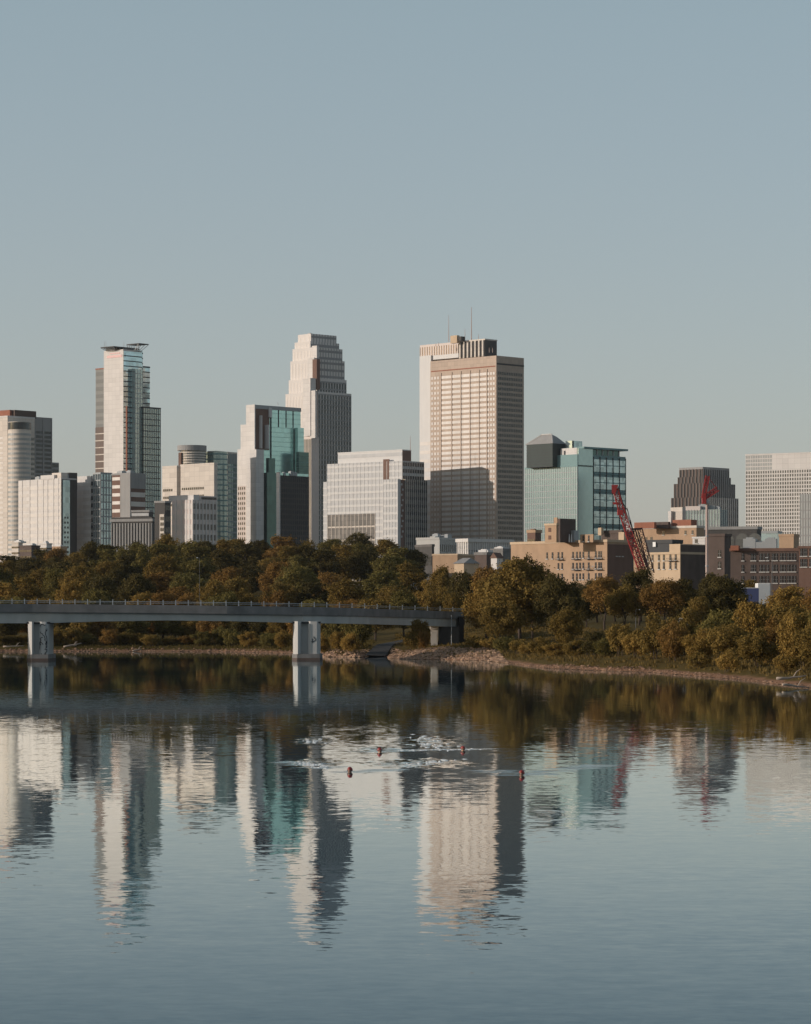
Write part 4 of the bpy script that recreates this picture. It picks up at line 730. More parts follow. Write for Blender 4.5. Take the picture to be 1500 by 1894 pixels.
m = MB(); lat(m, (-.8,0,h+1.2), (.2,0,h+45*s), .9, 5, .26); m.obj('tower_head', 'crane_red', e)
m = MB(); m.box(-9*s,-2*s,-.9,.9,h-1.0,h+1.8); m.bar((.2,0,h+44*s),(19*s,0,h+20*s),.16); m.bar((.2,0,h+44*s),(-8*s,0,h+1.8),.16); m.obj('counterweight', 'crane_red', e)
# red lattice crane leaning left
D = 780; s = sc(D); x0 = (1216-750)*s; zg = gz(x0,D); e = empty('lattice_crane', (x0, D, zg)); tag(e, 'red lattice boom crane leaning left between the yellow and cream warehouses', 'crane')
def cp(px, py, dy=0): p = wp(px, py, D); return Vector((p.x-x0, dy, p.z-zg))
m = MB(); lat(m, cp(1188,1056), cp(1162.5,985), 1.7, 8, .26); lat(m, cp(1162.5,985), cp(1148,940), 1.5, 5, .26); lat(m, cp(1148,940), cp(1138,905), 1.3, 4, .26); m.obj('boom', 'crane_red', e)
m = MB(); m.hexa([cp(1131,912,-.9),cp(1137,916,-.9),cp(1139,912,.9),cp(1133,908,.9)], [cp(1130.5,898,-.9),cp(1143,897,-.9),cp(1143,896,.9),cp(1132,896,.9)]); m.obj('boom_head', 'crane_red', e)
m = MB(); lat(m, cp(1194,1058), cp(1170,982), 1.6, 8, .24); lat(m, cp(1206,1060), cp(1183,977), 1.2, 7, .2); m.bar(cp(1164,979),cp(1186,978),.5); m.obj('back_stay', 'crane_dark', e)
for a_, b_, w_, h_ in ((cp(1136,914),cp(1141,928),.5,.4),(cp(1158,962),cp(1166,982),1.6,.7),(cp(1161,944),cp(1165,962),.4,.3)): m = MB(); m.bar(a_, b_, w_, h_); m.obj('jib_panel', 'white_paint', e)
m = MB(); m.tube([cp(1143,899),cp(1152,930),cp(1160,943),cp(1166,962),cp(1172,985)], .1, 6); m.tube([cp(1141,900),cp(1168,975),cp(1196,1050)], .1, 6); m.tube([cp(1160,939),cp(1168,975)], .07, 6); m.obj('hoist_cable', 'crane_dark', e)
m = MB(); m.box(*sorted((cp(1142,0).x, cp(1152,0).x)), -.9, .9, cp(0,953).z, cp(0,943).z); m.box(*sorted((cp(1134,0).x,cp(1146,0).x)), -.4,.4, cp(0,933).z, cp(0,929).z); m.obj('winch', 'crane_red', e)
m = MB(); m.box(-4.5,2.2,-1.7,1.7,1.2,4.0); m.box(-4.3,-2.6,-1.5,0,4.0,5.6); m.obj('cab', 'crane_red', e)
m = MB()
for yy in (-2.1,1.3): m.hexa([(-4.6,yy,0),(2.6,yy,0),(2.6,yy+.8,0),(-4.6,yy+.8,0)], [(-4.0,yy,1.2),(2.0,yy,1.2),(2.0,yy+.8,1.2),(-4.0,yy+.8,1.2)])
m.obj('crawler_track', 'crane_dark', e)
# blue-tarped trailer and the white container beside it
D = 600; s = sc(D)
x = (1390-750)*s; z0 = gz(x,D); e = empty('trailer', (x,D,z0)); tag(e, 'blue box trailer parked under the trees at the right', 'trailer')
zt = CAMH+(YH-1088)*s-z0; m = MB(); m.box(-1.6,1.5,0,6,.9,zt); m.obj('box_body','blue_paint',e); m = MB(); m.box(-1.62,1.52,-.02,6.02,zt,zt+.12); m.obj('roof','white_paint',e)
m = MB()
for xx in (-1.3,1.0): m.tube([(xx,1.2,.45),(xx+.3,1.2,.45)], .45, 12); m.tube([(xx,4.6,.45),(xx+.3,4.6,.45)], .45, 12)
m.obj('wheel','black_paint',e); m = MB(); m.box(-1.9,-1.62,1,1.2,.9,zt*.8); m.obj('ladder','rail_metal',e)
x = (1425-750)*s; z0 = gz(x,D+12); e = empty('container', (x,D+12,z0)); tag(e, 'white box container behind the blue trailer', 'container')
zt = CAMH+(YH-1077)*s-z0; m = MB(); m.box(-1.1,1.5,0,5,.15,zt); 
for k in range(12): m.box(-1.08+k*.21,-1.0+k*.21,-.05,.02,.25,zt-.1)
m.obj('shell','white_paint',e); m = MB(); m.box(-1.15,1.55,-.06,5.05,0,.15); m.obj('frame','mid_concrete',e)
# parked van glimpsed through the park trees
x = (1268-750)*sc(500); z0 = gz(x,500)+.02; e = empty('parked_van', (x,500,z0)); tag(e, 'white van parked behind the park trees above the bushes', 'van')
m = MB(); m.hexa([(-2.2,0,.4),(2.2,0,.4),(2.2,1.8,.4),(-2.2,1.8,.4)], [(-2.15,.1,1.3),(2.2,.1,1.3),(2.2,1.7,1.3),(-2.15,1.7,1.3)]); m.hexa([(-1.5,.12,1.298),(2.18,.12,1.298),(2.18,1.68,1.298),(-1.5,1.68,1.298)], [(-.9,.22,2.1),(2.1,.22,2.1),(2.1,1.58,2.1),(-.9,1.58,2.1)]); m.obj('body','white_paint',e)
m = MB(); m.box(-.9,1.9,.08,.14,1.4,1.9); m.obj('side_window','window_glass',e)
for xx in (-1.4,1.4):
    m = MB(); m.tube([(xx,-.05,.36),(xx,.25,.36)], .36, 14); m.obj('wheel','black_paint',e)

# ---------------------------------------------------------------- swimmers
def swimmer_mesh():
    V, E, Rd = [], [], []
    def add(p, r, par=None):
        V.append(p); Rd.append(r); i = len(V)-1
        if par is not None: E.append((par, i))
        return i
    pel = add((0,.62,-.34), (.15,.12)); sp = add((0,.38,-.26), (.13,.11), pel); ch = add((0,.14,-.15), (.17,.12), sp); nk = add((0,-.03,-.03), (.06,.06), ch); jaw = add((0,-.09,.04), (.068,.075), nk); hd = add((0,-.09,.12), (.085,.10), jaw); add((0,-.075,.19), (.055,.065), hd); add((0,-.185,.085), (.014,.012), hd)
    for sx in (-1,1):
        sh = add((sx*.19,.1,-.12), (.055,.055), ch); el = add((sx*.34,-.12,-.16), (.042,.042), sh); wr = add((sx*.24,-.36,-.14), (.028,.024), el); pm = add((sx*.22,-.43,-.135), (.036,.016), wr)
        for k in range(4):
            f1 = add((sx*(.19+.02*k),-.48,-.135), (.009,.009), pm); add((sx*(.185+.024*k),-.53+.006*abs(k-1.4),-.14), (.008,.008), f1)
        th = add((sx*.185,-.42,-.125), (.011,.011), wr); add((sx*.16,-.46,-.125), (.009,.009), th)
        hp = add((sx*.09,.72,-.37), (.085,.085), pel); kn = add((sx*.2,1.08,-.44), (.058,.058), hp); an = add((sx*.13,1.46,-.36), (.036,.036), kn); add((sx*.16,1.6,-.36), (.035,.025), an)
    me = bpy.data.meshes.new('person'); me.from_pydata(V, E, []); me.materials.append(MATS['skin'])
    o = bpy.data.objects.new('person', me); COL.objects.link(o); md = o.modifiers.new('skin','SKIN')
    for i, r in enumerate(Rd): me.skin_vertices[0].data[i].radius = r; me.skin_vertices[0].data[i].use_root = (i == 0)
    sb = o.modifiers.new('sub','SUBSURF'); sb.levels = 2; sb.render_levels = 2
    return o
sw = swimmer_mesh()
def cap_mesh():
    m = MB(); n, rings = 18, 8; c = Vector((0,-.075,.135))
    for i in range(rings+1):
        t = math.pi*.56*i/rings
        for k in range(n):
            a = 2*math.pi*k/n; p = Vector((math.sin(t)*math.cos(a)*.098, math.sin(t)*math.sin(a)*.112, math.cos(t)*.108)); p.z += -.03*p.y/.1*(i/rings)*.9; m.v.append(tuple(c+p))
    for i in range(rings): m.f += [(i*n+k, (i+1)*n+k, (i+1)*n+(k+1)%n, i*n+(k+1)%n) for k in range(n)]
    return m.mesh('swim_cap','cap_red',True)
capme = cap_mesh()
m = MB()
for sx in (-1,1): m.box(sx*.036-.022, sx*.036+.022, -.192,-.165,.085,.11)
m.bar((-.095,-.09,.1),(-.06,-.18,.1),.02); m.bar((.095,-.09,.1),(.06,-.18,.1),.02); m.bar((-.02,-.188,.098),(.02,-.188,.098),.012); gog = m.mesh('goggles','black_paint')
labs = ['swimmer in red cap, upper left of four, heading left of the white glints','swimmer in dark red cap, lower left of four, with a raised hand','swimmer in red cap just right of the bright white wake','swimmer in bright red cap, lower right of four, in the dark tower reflection']
SP = []
for i, ((px,py), rz) in enumerate(zip(SWIM, (35,-25,20,-30))):
    p = gpt(px, py); SP.append(p); o = sw if i == 0 else sw.copy()
    if i: COL.objects.link(o)
    o.location = p+Vector((0,0,-.05)); o.rotation_euler = (0,0,R(rz)); tag(o, labs[i], 'person', 'swimmers crossing the river'); o.scale = (1.03,1.03,1.03)
    link('swim_cap', capme, o); link('goggles', gog, o)
# wakes: low rolling ridges of water trailing from the swimmers
def wake(label, segs, seed):
    rr = random.Random(seed); m = MB()
    for (a, b, n, wid, hh) in segs:
        a, b = gpt(*a), gpt(*b)
        for i in range(n):
            t = rr.random(); c = a.lerp(b, t); c += Vector((rr.gauss(0,.35), rr.gauss(0,wid), 0)); L = rr.uniform(.5,1.8); h = hh*rr.uniform(.5,1.3); w = rr.uniform(.2,.4); q = 7; ph = rr.uniform(-.15,.15); vs = []
            for k in range(q):
                u = k/(q-1); env = math.sin(math.pi*u); x = c.x+(u-.5)*L; y = c.y+(u-.5)*L*ph
                vs += [(x,y-w*env-.005,-.004),(x,y-w*.5*env,h*env*.72),(x,y,h*env),(x,y+w*env+.005,-.004)]
            m.add(vs, [(k*4+j, (k+1)*4+j, (k+1)*4+j+1, k*4+j+1) for k in range(q-1) for j in range(3)])
    o = m.obj('wake_ripples', 'ruffled_water', smooth=True); tag(o, label, 'wake', 'wakes behind the swimmers', 'stuff'); return o
wake('thin pale wake trailing both ways from the upper right swimmer', [((745,1387),(905,1385),44,.25,.008)], 1)
wake('thin pale wake left of the lower left swimmer', [((545,1408),(604,1421),26,.25,.008),((650,1429),(735,1422),25,.2,.006)], 2)
wake('thin pale wake either side of the lower right swimmer', [((900,1424),(960,1434),25,.2,.007),((972,1433),(1120,1414),50,.3,.007)], 3)
wake('faint wake around the upper left swimmer', [((660,1391),(745,1388),28,.3,.006)], 4)
def glitter(label, segs, seed):               # splash flecks, the water's glints painted in as white
    rr = random.Random(seed); m = MB()
    for (a, b, n, sy) in segs:
        a, b = gpt(*a), gpt(*b)
        for i in range(n):
            c = a.lerp(b, rr.random()**1.0); c += Vector((rr.gauss(0,.25), rr.gauss(0,sy), 0)); L = rr.uniform(.03,.15); w = rr.uniform(.015,.04); h = rr.uniform(.008,.03)
            m.add([(c.x-L,c.y,0),(c.x,c.y-w,-.003),(c.x+L,c.y,0),(c.x,c.y+w,-.003),(c.x-L*.3,c.y,h),(c.x+L*.35,c.y,h*.8)], [(0,1,4),(1,5,4),(1,2,5),(2,3,5),(3,4,5),(3,0,4)])
    o = m.obj('glitter', 'glitter'); tag(o, label, 'glitter', 'foam behind the swimmers', 'stuff')
glitter('white splash flecks with painted water glints between the two upper swimmers', [((772,1364),(815,1372),30,2.4),((745,1388),(880,1386),44,.25),((785,1378),(830,1384),34,1.6),((752,1418),(835,1406),26,.7)], 21)
glitter('painted white foam left of the lower left swimmer', [((548,1409),(604,1421),60,.3),((565,1370),(595,1373),14,1.8)], 22)
# ---------------------------------------------------------------- trees: tapered trunk with limbs, crown of leaf-sized faces gathered in clumps
def leaf_mat():
    m, t, p = _new('leaves')
    oi = N(t, 'ShaderNodeObjectInfo'); g = N(t, 'ShaderNodeNewGeometry')
    tc = N(t, 'ShaderNodeTexCoord').outputs['Object']
    n1 = noise(t, tc, .55, 2).outputs[0]
    v = mathn(t, 'ADD', mathn(t, 'MULTIPLY', g.outputs['Random Per Island'], .4), mathn(t, 'MULTIPLY', n1, .7))
    c = N(t, 'ShaderNodeVectorMath', operation='SCALE'); t.links.new(oi.outputs['Color'], c.inputs[0]); t.links.new(mathn(t,'ADD',v,.42), c.inputs['Scale'])
    out = t.nodes['Material Output']
    d = N(t, 'ShaderNodeBsdfDiffuse'); tr = N(t, 'ShaderNodeBsdfTranslucent'); mx = N(t, 'ShaderNodeMixShader'); mx.inputs[0].default_value = .22
    t.links.new(c.outputs[0], d.inputs['Color']); t.links.new(c.outputs[0], tr.inputs['Color']); t.links.new(d.outputs[0], mx.inputs[1]); t.links.new(tr.outputs[0], mx.inputs[2]); t.links.new(mx.outputs[0], out.inputs['Surface'])
    return m
leaf_mat(); wall('bark', (.085,.062,.048), .25, .9, 2.0)
def crown_mesh(seed, H, W, z0, nl, nq, leaf, lobe, tall=1.0):
    r = np.random.default_rng(seed); cen, rad = [], []
    for i in range(nl):
        while True:
            p = r.uniform(-1,1,3)
            if .35 < np.linalg.norm(p) < 1: break
        zc = z0+(H-z0)*(.5+.5*p[2]*.80); taper = 1-.35*max(0,(zc-z0)/(H-z0)-.55)/.45
        cen.append((p[0]*W*.37*taper, p[1]*W*.37*taper, zc)); rad.append(W*lobe*r.uniform(.65,1.2))
    cen = np.array(cen); rad = np.array(rad)
    w = rad**2/np.sum(rad**2); idx = r.choice(nl, nq, p=w)
    d = r.normal(size=(nq,3)); d[:,2] += .25; d /= np.linalg.norm(d,axis=1)[:,None]
    rr = rad[idx]*(r.uniform(.55,1.06,nq)**.6)*(1+.18*np.sin(d[:,0]*7+idx)*np.cos(d[:,2]*6+idx*2))
    sp = r.normal(size=(nl*5,3)); sp[:,2] = np.abs(sp[:,2])*1.1+.1; sp /= np.linalg.norm(sp,axis=1)[:,None]   # twig sprays that break the outline
    q = r.random(nq) < .2; k_ = idx*5+r.integers(0,5,nq); d[q] = sp[k_[q]]+r.normal(size=(int(q.sum()),3))*.13; rr[q] = rad[idx[q]]*r.uniform(.8,1.5,int(q.sum()))
    P = cen[idx]+d*rr[:,None]*np.array((1,1,.82*tall)); P[:,2] = np.maximum(P[:,2], z0*.45)
    nrm = d*.9+r.normal(size=(nq,3))*.75; nrm /= np.linalg.norm(nrm,axis=1)[:,None]
    a = np.cross(nrm, r.normal(size=(nq,3))); a /= np.linalg.norm(a,axis=1)[:,None]; b_ = np.cross(nrm,a)
    s = leaf*r.uniform(.55,1.35,nq)[:,None]
    V = np.stack([P+a*s, P+b_*s*.62+nrm*s*.15, P-a*s, P-b_*s*.62-nrm*s*.1],1).reshape(-1,3)
    me = bpy.data.meshes.new('crown'); me.vertices.add(nq*4); me.vertices.foreach_set('co', V.ravel().astype(np.float32))
    me.loops.add(nq*4); me.loops.foreach_set('vertex_index', np.arange(nq*4,dtype=np.int32)); me.polygons.add(nq); me.polygons.foreach_set('loop_start', np.arange(0,nq*4,4,dtype=np.int32)); me.update(calc_edges=True); me.validate()
    me.materials.append(MATS['leaves']); return me, cen
def trunk_mesh(seed, H, z0, cen, r0, stems=1):
    rr = random.Random(seed); m = MB()
    for s_ in range(stems):
        ox, oy = (0,0) if stems == 1 else (rr.uniform(-.8,.8), rr.uniform(-.5,.5)); top = H*.72
        pts = [(ox+rr.uniform(-.2,.2)*k, oy+rr.uniform(-.2,.2)*k, -.4+(top+.4)*k/4) for k in range(5)]
        m.tube(pts, [r0, r0*.8, r0*.62, r0*.42, r0*.15], 7)
        for c in rr.sample(list(cen), min(5,len(cen))):
            b0 = Vector(pts[rr.choice((1,2,2,3))]); c = Vector(c); m.tube([b0, b0.lerp(c,.5)+Vector((0,0,-.3)), c], [r0*.38, r0*.25, r0*.08], 5)
    return m.mesh('trunk','bark',True)
KINDS = {}
def kind(key, n, H, W, z0, nl, nq, leaf, lobe, r0, tall=1.0, stems=1):
    KINDS[key] = []
    for i in range(n):
        me, cen = crown_mesh(hash((len(key),i,int(H*10)))%9999, H, W, z0, nl, nq, leaf, lobe, tall); KINDS[key].append((me, trunk_mesh(i+50, H, z0, cen, r0, stems), H, W))
kind('round', 5, 14, 11, 1.6, 44, 19000, .19, .135, .28, 1.25); kind('tall', 3, 16, 8.5, 1.4, 44, 16000, .19, .145, .25, 1.3); kind('open', 2, 13, 11, 4.4, 28, 13000, .19, .15, .30, 1.1)
kind('bush', 4, 5, 6.0, .3, 34, 12000, .115, .14, .07, 1.2, 3); kind('shrub', 2, 2.6, 4.2, .2, 14, 3000, .12, .18, .04, 1.0, 3)
TINT = {'olive': (.23,.155,.046), 'rust': (.25,.145,.046), 'dark': (.105,.083,.031), 'golden': (.33,.212,.06), 'green': (.18,.146,.047)}
ADJ = {'olive':'olive green', 'rust':'rust tinged', 'dark':'dark green', 'golden':'golden green', 'green':'mid green'}
LAND = [(20,'the cream round-cornered tower'),(72,'the pale apartment block'),(128,'the dark end wall of the pale apartment block'),(175,'the balconied wing of the apartment block'),(218,'the tall canopied glass tower'),(262,'the grey columned hall'),(306,'the slim pale bay of the dark square building'),(352,'the drum tower'),(412,'the curved green glass block'),(455,'the white flank of the teal tower'),(500,'the teal tower foot'),(542,'the dark brown slab'),(588,'the tall stepped tower'),(645,'the left end of the white glass block'),(715,'the right half of the white glass block'),(775,'the narrow gap beside the tan tower'),(830,'the small low white buildings'),(880,'the tan tower front'),(940,'the right side of the tan tower'),(1000,'the yellow warehouse tower'),(1075,'the yellow warehouse front'),(1140,'the red crane boom'),(1190,'the crane foot'),(1235,'the cream warehouse'),(1285,'the white shed'),(1310,'the tall pale pole'),(1350,'the dark block'),(1400,'the blue trailer'),(1450,'the dark brick mill'),(1500,'the right edge'),(1590,'the mill corner block')]
def near(px): return min(LAND, key=lambda l: abs(l[0]-px))[1]
PLACED = []
rt = random.Random(7)
def tree(px, D, ytop, wpx, kd, tint, row, cat='tree', label=None, group=None):
    x = (px-750)*D/F; zg = gz(x,D); me, tr, H, W = KINDS[kd][rt.randrange(len(KINDS[kd]))]
    h = max(1.2, CAMH+(YH-ytop)*D/F-zg); sxy = wpx*D/F/W
    e = empty({'bush':'bush','shrub':'shrub'}.get(kd,'tree'), (x,D,zg-.05), rt.uniform(0,6.28)); e.scale = (sxy*rt.uniform(.93,1.07), sxy*rt.uniform(.93,1.07), h/H*.97)
    c = link('crown', me, e); k = TINT[tint]; v = rt.uniform(.85,1.15); c.color = (k[0]*v, k[1]*v, k[2]*v, 1); link('trunk' if kd not in ('bush','shrub') else 'stem', tr, e)
    PLACED.append((e, px, row, tint, kd, cat, label, group))
tn = lambda *w: rt.choice(w)
# wooded hill behind the bridge, row by row up the slope
def rowt(row, px0, px1, step, Df, ytf, wid, kinds, tints, jx=.25, jy=7):
    px = px0
    while px < px1:
        p = px+rt.uniform(-jx,jx)*step; tree(p, Df(p)+rt.uniform(-12,12), ytf(p)+rt.uniform(-jy,jy), wid*rt.uniform(.9,1.25), tn(*kinds), tn(*tints), row); px += step
prof = lambda xs, ys: (lambda p: float(np.interp(p, xs, ys)))
top = prof([-40,0,40,80,130,180,230,300,350,400,440,480,530,600,660,700,750,775,800],[1012,1016,1024,1012,1000,995,992,987,990,984,976,985,989,993,979,981,993,1002,1026])
rowt('the skyline row', -25, 785, 46, lambda p: 1080+rt.uniform(-25,25), top, 72, ('tall','round','tall'), ('olive','dark','dark','rust','green'), jy=8)
rowt('the row just under the skyline trees', -2, 775, 52, lambda p: 1010+rt.uniform(-20,20), lambda p: top(p)+12, 78, ('round','tall'), ('dark','olive','green'), .3, 8)
rowt('the fourth row up', -5, 770, 62, lambda p: 940+rt.uniform(-40,40), lambda p: top(p)+26, 78, ('round','tall','tall'), ('olive','dark','dark','green'), .3, 14)
rowt('the middle row', -30, 790, 66, lambda p: 815+rt.uniform(-40,30), lambda p: max(1040,top(p)+38), 84, ('round','round','tall'), ('olive','rust','dark','green'), .3, 15)
rowt('the second row', -8, 850, 66, lambda p: 715+rt.uniform(-30,30), lambda p: 1064, 86, ('round','round','tall'), ('olive','rust','golden','dark'), .3, 14)
rowt('the bridge row', -30, 850, 56, lambda p: (640 if p < 540 else 595)+rt.uniform(-12,12), lambda p: 1092, 72, ('round','round','tall'), ('olive','rust','golden','green'), .3, 13)
rowt('the park back row', 1050, 1420, 48, lambda p: 650, lambda p: 1076, 76, ('round','tall'), ('dark','olive','dark'), .25, 8)
tree(462, 905, 1036, 74, 'round', 'dark', 'the fourth row up'); tree(80, 905, 1046, 74, 'round', 'olive', 'the fourth row up')
wl = lambda p: shore((p-750)*610/F)+7
def wline(px0, px1, step, yt, jy, row, kd=('bush',), tints=('olive','golden','green','rust')):
    px = px0
    while px < px1:
        p = px+rt.uniform(-.25,.25)*step; D = 600
        for _ in range(6): D = shore((p-750)*D/F)+5
        tree(p, D+rt.uniform(0,5), yt+rt.uniform(-jy,jy), step*rt.uniform(1.3,1.7), tn(*kd), tn(*tints), row, 'bush'); px += step
wline(-15, 540, 30, 1168, 10, 'the waterline'); wline(595, 660, 30, 1170, 8, 'the waterline')
rowt('the row behind the waterline', -20, 690, 34, lambda p: shore((p-750)*600/F)+24, lambda p: 1132, 60, ('bush','bush','round'), ('olive','dark','green','rust'), jy=9)
# right of the bridge: named trees, then bushes along the bank
RT = [ # px, D, ytop, width, kind, tint, label
 (815,690,1043,62,'round','olive','small tree behind the bridge rail, under the low white buildings'),(858,660,1046,66,'round','dark','dark tree just behind the right bridge end'),(838,560,1088,52,'round','olive','olive tree rising over the last stretch of bridge rail'),
 (905,620,1036,80,'round','rust','rust tinged tree peeping over the left shoulder of the great bank tree'),(962,485,1020,150,'round','olive','largest tree on the right bank, broad olive crown before the yellow warehouse'),(985,500,1012,70,'tall','dark','dark upright top rising out of the great bank tree'),
 (900,515,1062,95,'round','golden','golden green tree beside the right bridge end'),(1028,470,1058,110,'round','dark','dark tree on the right flank of the great bank tree'),(925,470,1104,90,'round','olive','low olive tree at the foot of the great bank tree'),
 (1048,405,1117,82,'round','olive','bushy tree alone near the shore, left of the lawn'),(1085,560,1078,62,'round','dark','dark tree below the yellow warehouse windows'),
 (1118,530,1064,86,'open','rust','rust tinged park tree left of the lone lawn trunk'),(1155,475,1078,92,'open','olive','park tree with its bare trunk standing on the lawn'),(1182,570,1047,92,'round','dark','dark tree crown at the foot of the red crane'),
 (1228,470,1070,100,'open','rust','broad rusty park tree right of the lawn'),(1262,520,1062,80,'round','dark','dark tree below the cream warehouse'),(1290,440,1092,62,'tall','olive','narrow olive tree left of the tall pale pole foot'),
 (1338,470,1060,104,'round','dark','large dark tree below the plain dark block'),(1312,540,1056,60,'round','dark','dark tree hugging the tall pale pole foot'),(1398,520,1108,70,'round','dark','dark low tree hiding the blue trailer'),
 (1462,430,1076,110,'round','golden','broad golden tree below the dark brick mill'),(1520,420,1070,90,'round','rust','rust tinged tree cut by the right edge'),(1425,400,1118,72,'round','olive','olive tree in front of the golden tree at the right')]
for px,D,yt,w,kd,ti,lab in RT: tree(px, D, yt, w, kd, ti, '', 'tree', lab)
tree(775,487,1139,44,'round','olive','', 'tree', 'small tree growing in front of the bridge girder at its right end')
RB = [(1000,415,1178,60,'bush','olive'),(1030,398,1186,62,'bush','golden'),(1066,385,1180,58,'bush','olive'),(1098,380,1165,66,'bush','dark'),(1120,371,1180,60,'bush','green'),(1150,366,1150,74,'bush','olive'),(1180,358,1168,66,'bush','golden'),(1213,352,1132,88,'bush','olive'),
 (1245,346,1150,76,'bush','rust'),(1268,352,1124,84,'bush','olive'),(1300,332,1158,82,'bush','golden'),(1330,340,1122,96,'bush','green'),(1352,322,1150,86,'bush','olive'),(1385,332,1104,104,'bush','golden'),(1400,308,1160,84,'bush','olive'),(1432,310,1140,86,'bush','rust'),(1455,330,1112,100,'bush','olive'),(1480,292,1122,104,'bush','golden'),(1505,284,1150,96,'bush','olive'),(1535,300,1110,100,'bush','green'),
 (880,466,1176,46,'shrub','olive'),(905,462,1180,42,'shrub','golden'),(935,452,1178,48,'shrub','green'),(958,442,1182,46,'shrub','olive'),(980,428,1188,44,'shrub','golden'),(760,478,1170,30,'shrub','olive'),(782,484,1164,34,'bush','rust'),(1350,306,1206,52,'shrub','golden'),(1290,322,1206,50,'shrub','olive'),(1455,284,1212,56,'shrub','golden')]
RB += [(1570,290,1108,104,'bush','golden'),(1610,275,1112,110,'bush','olive'),(1655,262,1106,112,'bush','rust'),(1700,252,1110,116,'bush','olive'),(1590,330,1072,110,'round','dark'),(1665,310,1070,120,'round','olive')]
for px,D,yt,w,kd,ti in RB: tree(px, D, yt, w, kd, ti, 'the right bank', 'bush')
# labels: kind of look + row + what stands above it; a number of order only when nothing else tells two apart
import collections
def words_ok(s): return ' '.join(s.split()[:16])
SHAPE = {'round':'round','tall':'upright','open':'spreading','bush':'bushy','shrub':'low'}
used = collections.Counter()
for e, px, row, tint, kd, cat, label, group in PLACED:
    noun = 'tree' if kd in ('round','tall','open') else ('bush' if kd == 'bush' else 'shrub')
    if label is None:
        lm = near(px)
        for cand in (f'{ADJ[tint]} {noun} in {row} below {lm}', f'{SHAPE[kd]} {ADJ[tint]} {noun} in {row} below {lm}', f'right-hand {ADJ[tint]} {noun} in {row} below {lm}', f'second {SHAPE[kd]} {ADJ[tint]} {noun} in {row} below {lm}', f'third {ADJ[tint]} {noun} in {row} below {lm}', f'fourth {ADJ[tint]} {noun} in {row} below {lm}'):
            cand = words_ok(cand)
            if not used[cand]: label = cand; break
        else: label = cand
    used[label] += 1
    tag(e, label, noun, group or {'the right bank':'bushes along the right bank','the waterline':'bushes along the waterline','the row behind the waterline':'bushes along the waterline','':'trees on the right bank','the park back row':'trees on the right bank'}.get(row,'trees on the wooded hill behind the bridge'))

# ---------------------------------------------------------------- riprap, driftwood, grass
def rocks(name, label, n, seed, xr, spread, size, mat):
    rr = random.Random(seed); m = MB(); k = 0
    ico = [(0,0,1),(.89,0,.45),(.28,.85,.45),(-.72,.53,.45),(-.72,-.53,.45),(.28,-.85,.45),(.72,.53,-.45),(-.28,.85,-.45),(-.89,0,-.45),(-.28,-.85,-.45),(.72,-.53,-.45),(0,0,-1)]
    fc = [(0,1,2),(0,2,3),(0,3,4),(0,4,5),(0,5,1),(1,6,2),(2,7,3),(3,8,4),(4,9,5),(5,10,1),(6,7,2),(7,8,3),(8,9,4),(9,10,5),(10,6,1),(11,7,6),(11,8,7),(11,9,8),(11,10,9),(11,6,10)]
    while k < n:
        x = rr.uniform(*xr); y = shore(x)+rr.uniform(-3,spread*4); d = shore_dist(x,y)
        if d < -.4 or d > spread or rr.random() < (d/spread)*.6: 
            k += .02; continue
        s = rr.uniform(*size); z = gz(x,y)+s*.1; q = [rr.uniform(.6,1.3) for _ in range(12)]; ax = (rr.uniform(.8,1.6), rr.uniform(.7,1.2), rr.uniform(.45,.8))
        m.add([(x+a*s*ax[0]*q[i], y+b_*s*ax[1]*q[i], z+c*s*ax[2]*q[i]) for i,(a,b_,c) in enumerate(ico)], fc); k += 1
    o = m.obj(name, mat); tag(o, label, 'stones', kind='stuff')
wall('riprap_stone', (.37,.235,.155), .3, .9, 1.5, panel=(.5,.5,.5)); wall('shore_stone', (.28,.17,.11), .35, .9, 1.5, panel=(.4,.4,.4))
rocks('riprap_rubble', 'pale pinkish riprap stones on the bank right of the ramp', 3000, 1, (-2.6,14.5), 10, (.12,.36), 'riprap_stone')
rocks('riprap_rubble', 'tan riprap stones between the second pier and the ramp', 420, 2, (-15,-6.2), 6, (.16,.45), 'riprap_stone')
rocks('shore_gravel', 'small stones along the right waterline', 1500, 3, (14,40), 1.6, (.06,.2), 'shore_stone')
rocks('shore_gravel', 'small stones along the far waterline behind the bridge', 900, 4, (-86,-18), 1.8, (.08,.3), 'shore_stone')
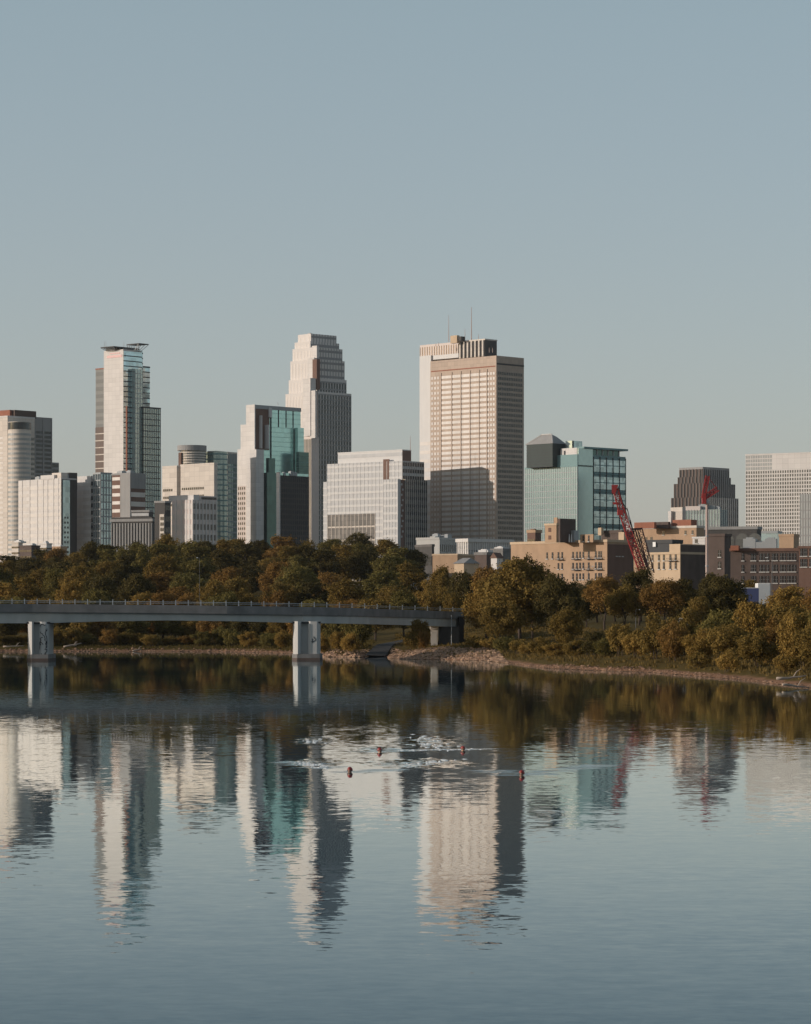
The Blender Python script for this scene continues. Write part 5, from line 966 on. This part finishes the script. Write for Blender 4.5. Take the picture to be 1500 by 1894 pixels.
def log(label, a, b, r, seed):
    rr = random.Random(seed); a, b = Vector(a), Vector(b); e = empty('driftwood_log', a); tag(e, label, 'log', 'driftwood logs on the shore')
    pts = [(b-a)*(k/5)+Vector((rr.uniform(-.08,.08),rr.uniform(-.08,.08),rr.uniform(-.03,.08))) for k in range(6)]; m = MB(); m.tube(pts, [r*(1-.12*k) for k in range(6)], 7)
    m.obj('stem','wood_grey',e,smooth=True); m = MB(); p = Vector(pts[3]); m.tube([p, p+Vector((.3,.1,.5)), p+Vector((.7,.1,.75))], [r*.5,r*.35,r*.15], 5); m.obj('branch','wood_grey',e)
def lg(px0,py0,px1,py1,D,lab,r,seed): 
    a, b_ = wp(px0,py0,D), wp(px1,py1,D+1); a.z = max(a.z,gz(a.x,a.y)+r*.6); b_.z = max(b_.z,gz(b_.x,b_.y)+r*.6); log(lab,a,b_,r,seed)
lg(1438,1256,1490,1251,262,'long pale driftwood log on the stones at the right edge',.14,1); lg(1446,1266,1494,1272,252,'pale driftwood log half in the water at the right edge',.11,2); lg(6,1199,46,1200,600,'long driftwood log on the shore left of the first pier',.2,3); lg(118,1201,150,1190,600,'grey driftwood log leaning on the shore right of the first pier',.2,4); lg(128,1202,142,1194,601,'short driftwood log beside the leaning one right of the first pier',.16,5); lg(245,1206,262,1206,597,'short pale log on the far shore between the piers',.16,6)
def grass(label, n, seed, xr, dr, h, col):
    rr = random.Random(seed); m = MB()
    k = 0
    while k < n:
        x = rr.uniform(*xr); y = shore(x)+rr.uniform(-2, dr[1]*5); d = shore_dist(x,y); k += .1
        if not dr[0] < d < dr[1]: continue
        k += .9; z = gz(x,y)-.05
        for j in range(5):
            a = rr.uniform(0,6.28); q = rr.uniform(.03,.07)*1.6; hh = h*rr.uniform(.5,1.2); dx, dy = rr.uniform(-.3,.3)*h, rr.uniform(-.3,.3)*h; ox, oy = rr.uniform(-.3,.3), rr.uniform(-.3,.3)
            m.add([(x+ox-q*math.cos(a),y+oy-q*math.sin(a),z),(x+ox+q*math.cos(a),y+oy+q*math.sin(a),z),(x+ox+dx,y+oy+dy,z+hh)], [(0,1,2)])
    o = m.obj('bank_grass','leaves'); o.color = (*col,1); tag(o, label, 'grass', kind='stuff')
grass('tufty golden grass along the right bank', 7000, 5, (-2,42), (1.6,60), .42, (.17,.115,.04)); grass('rough grass on the bank behind the bridge', 4000, 6, (-88,-6), (1.5,25), .5, (.12,.09,.03))
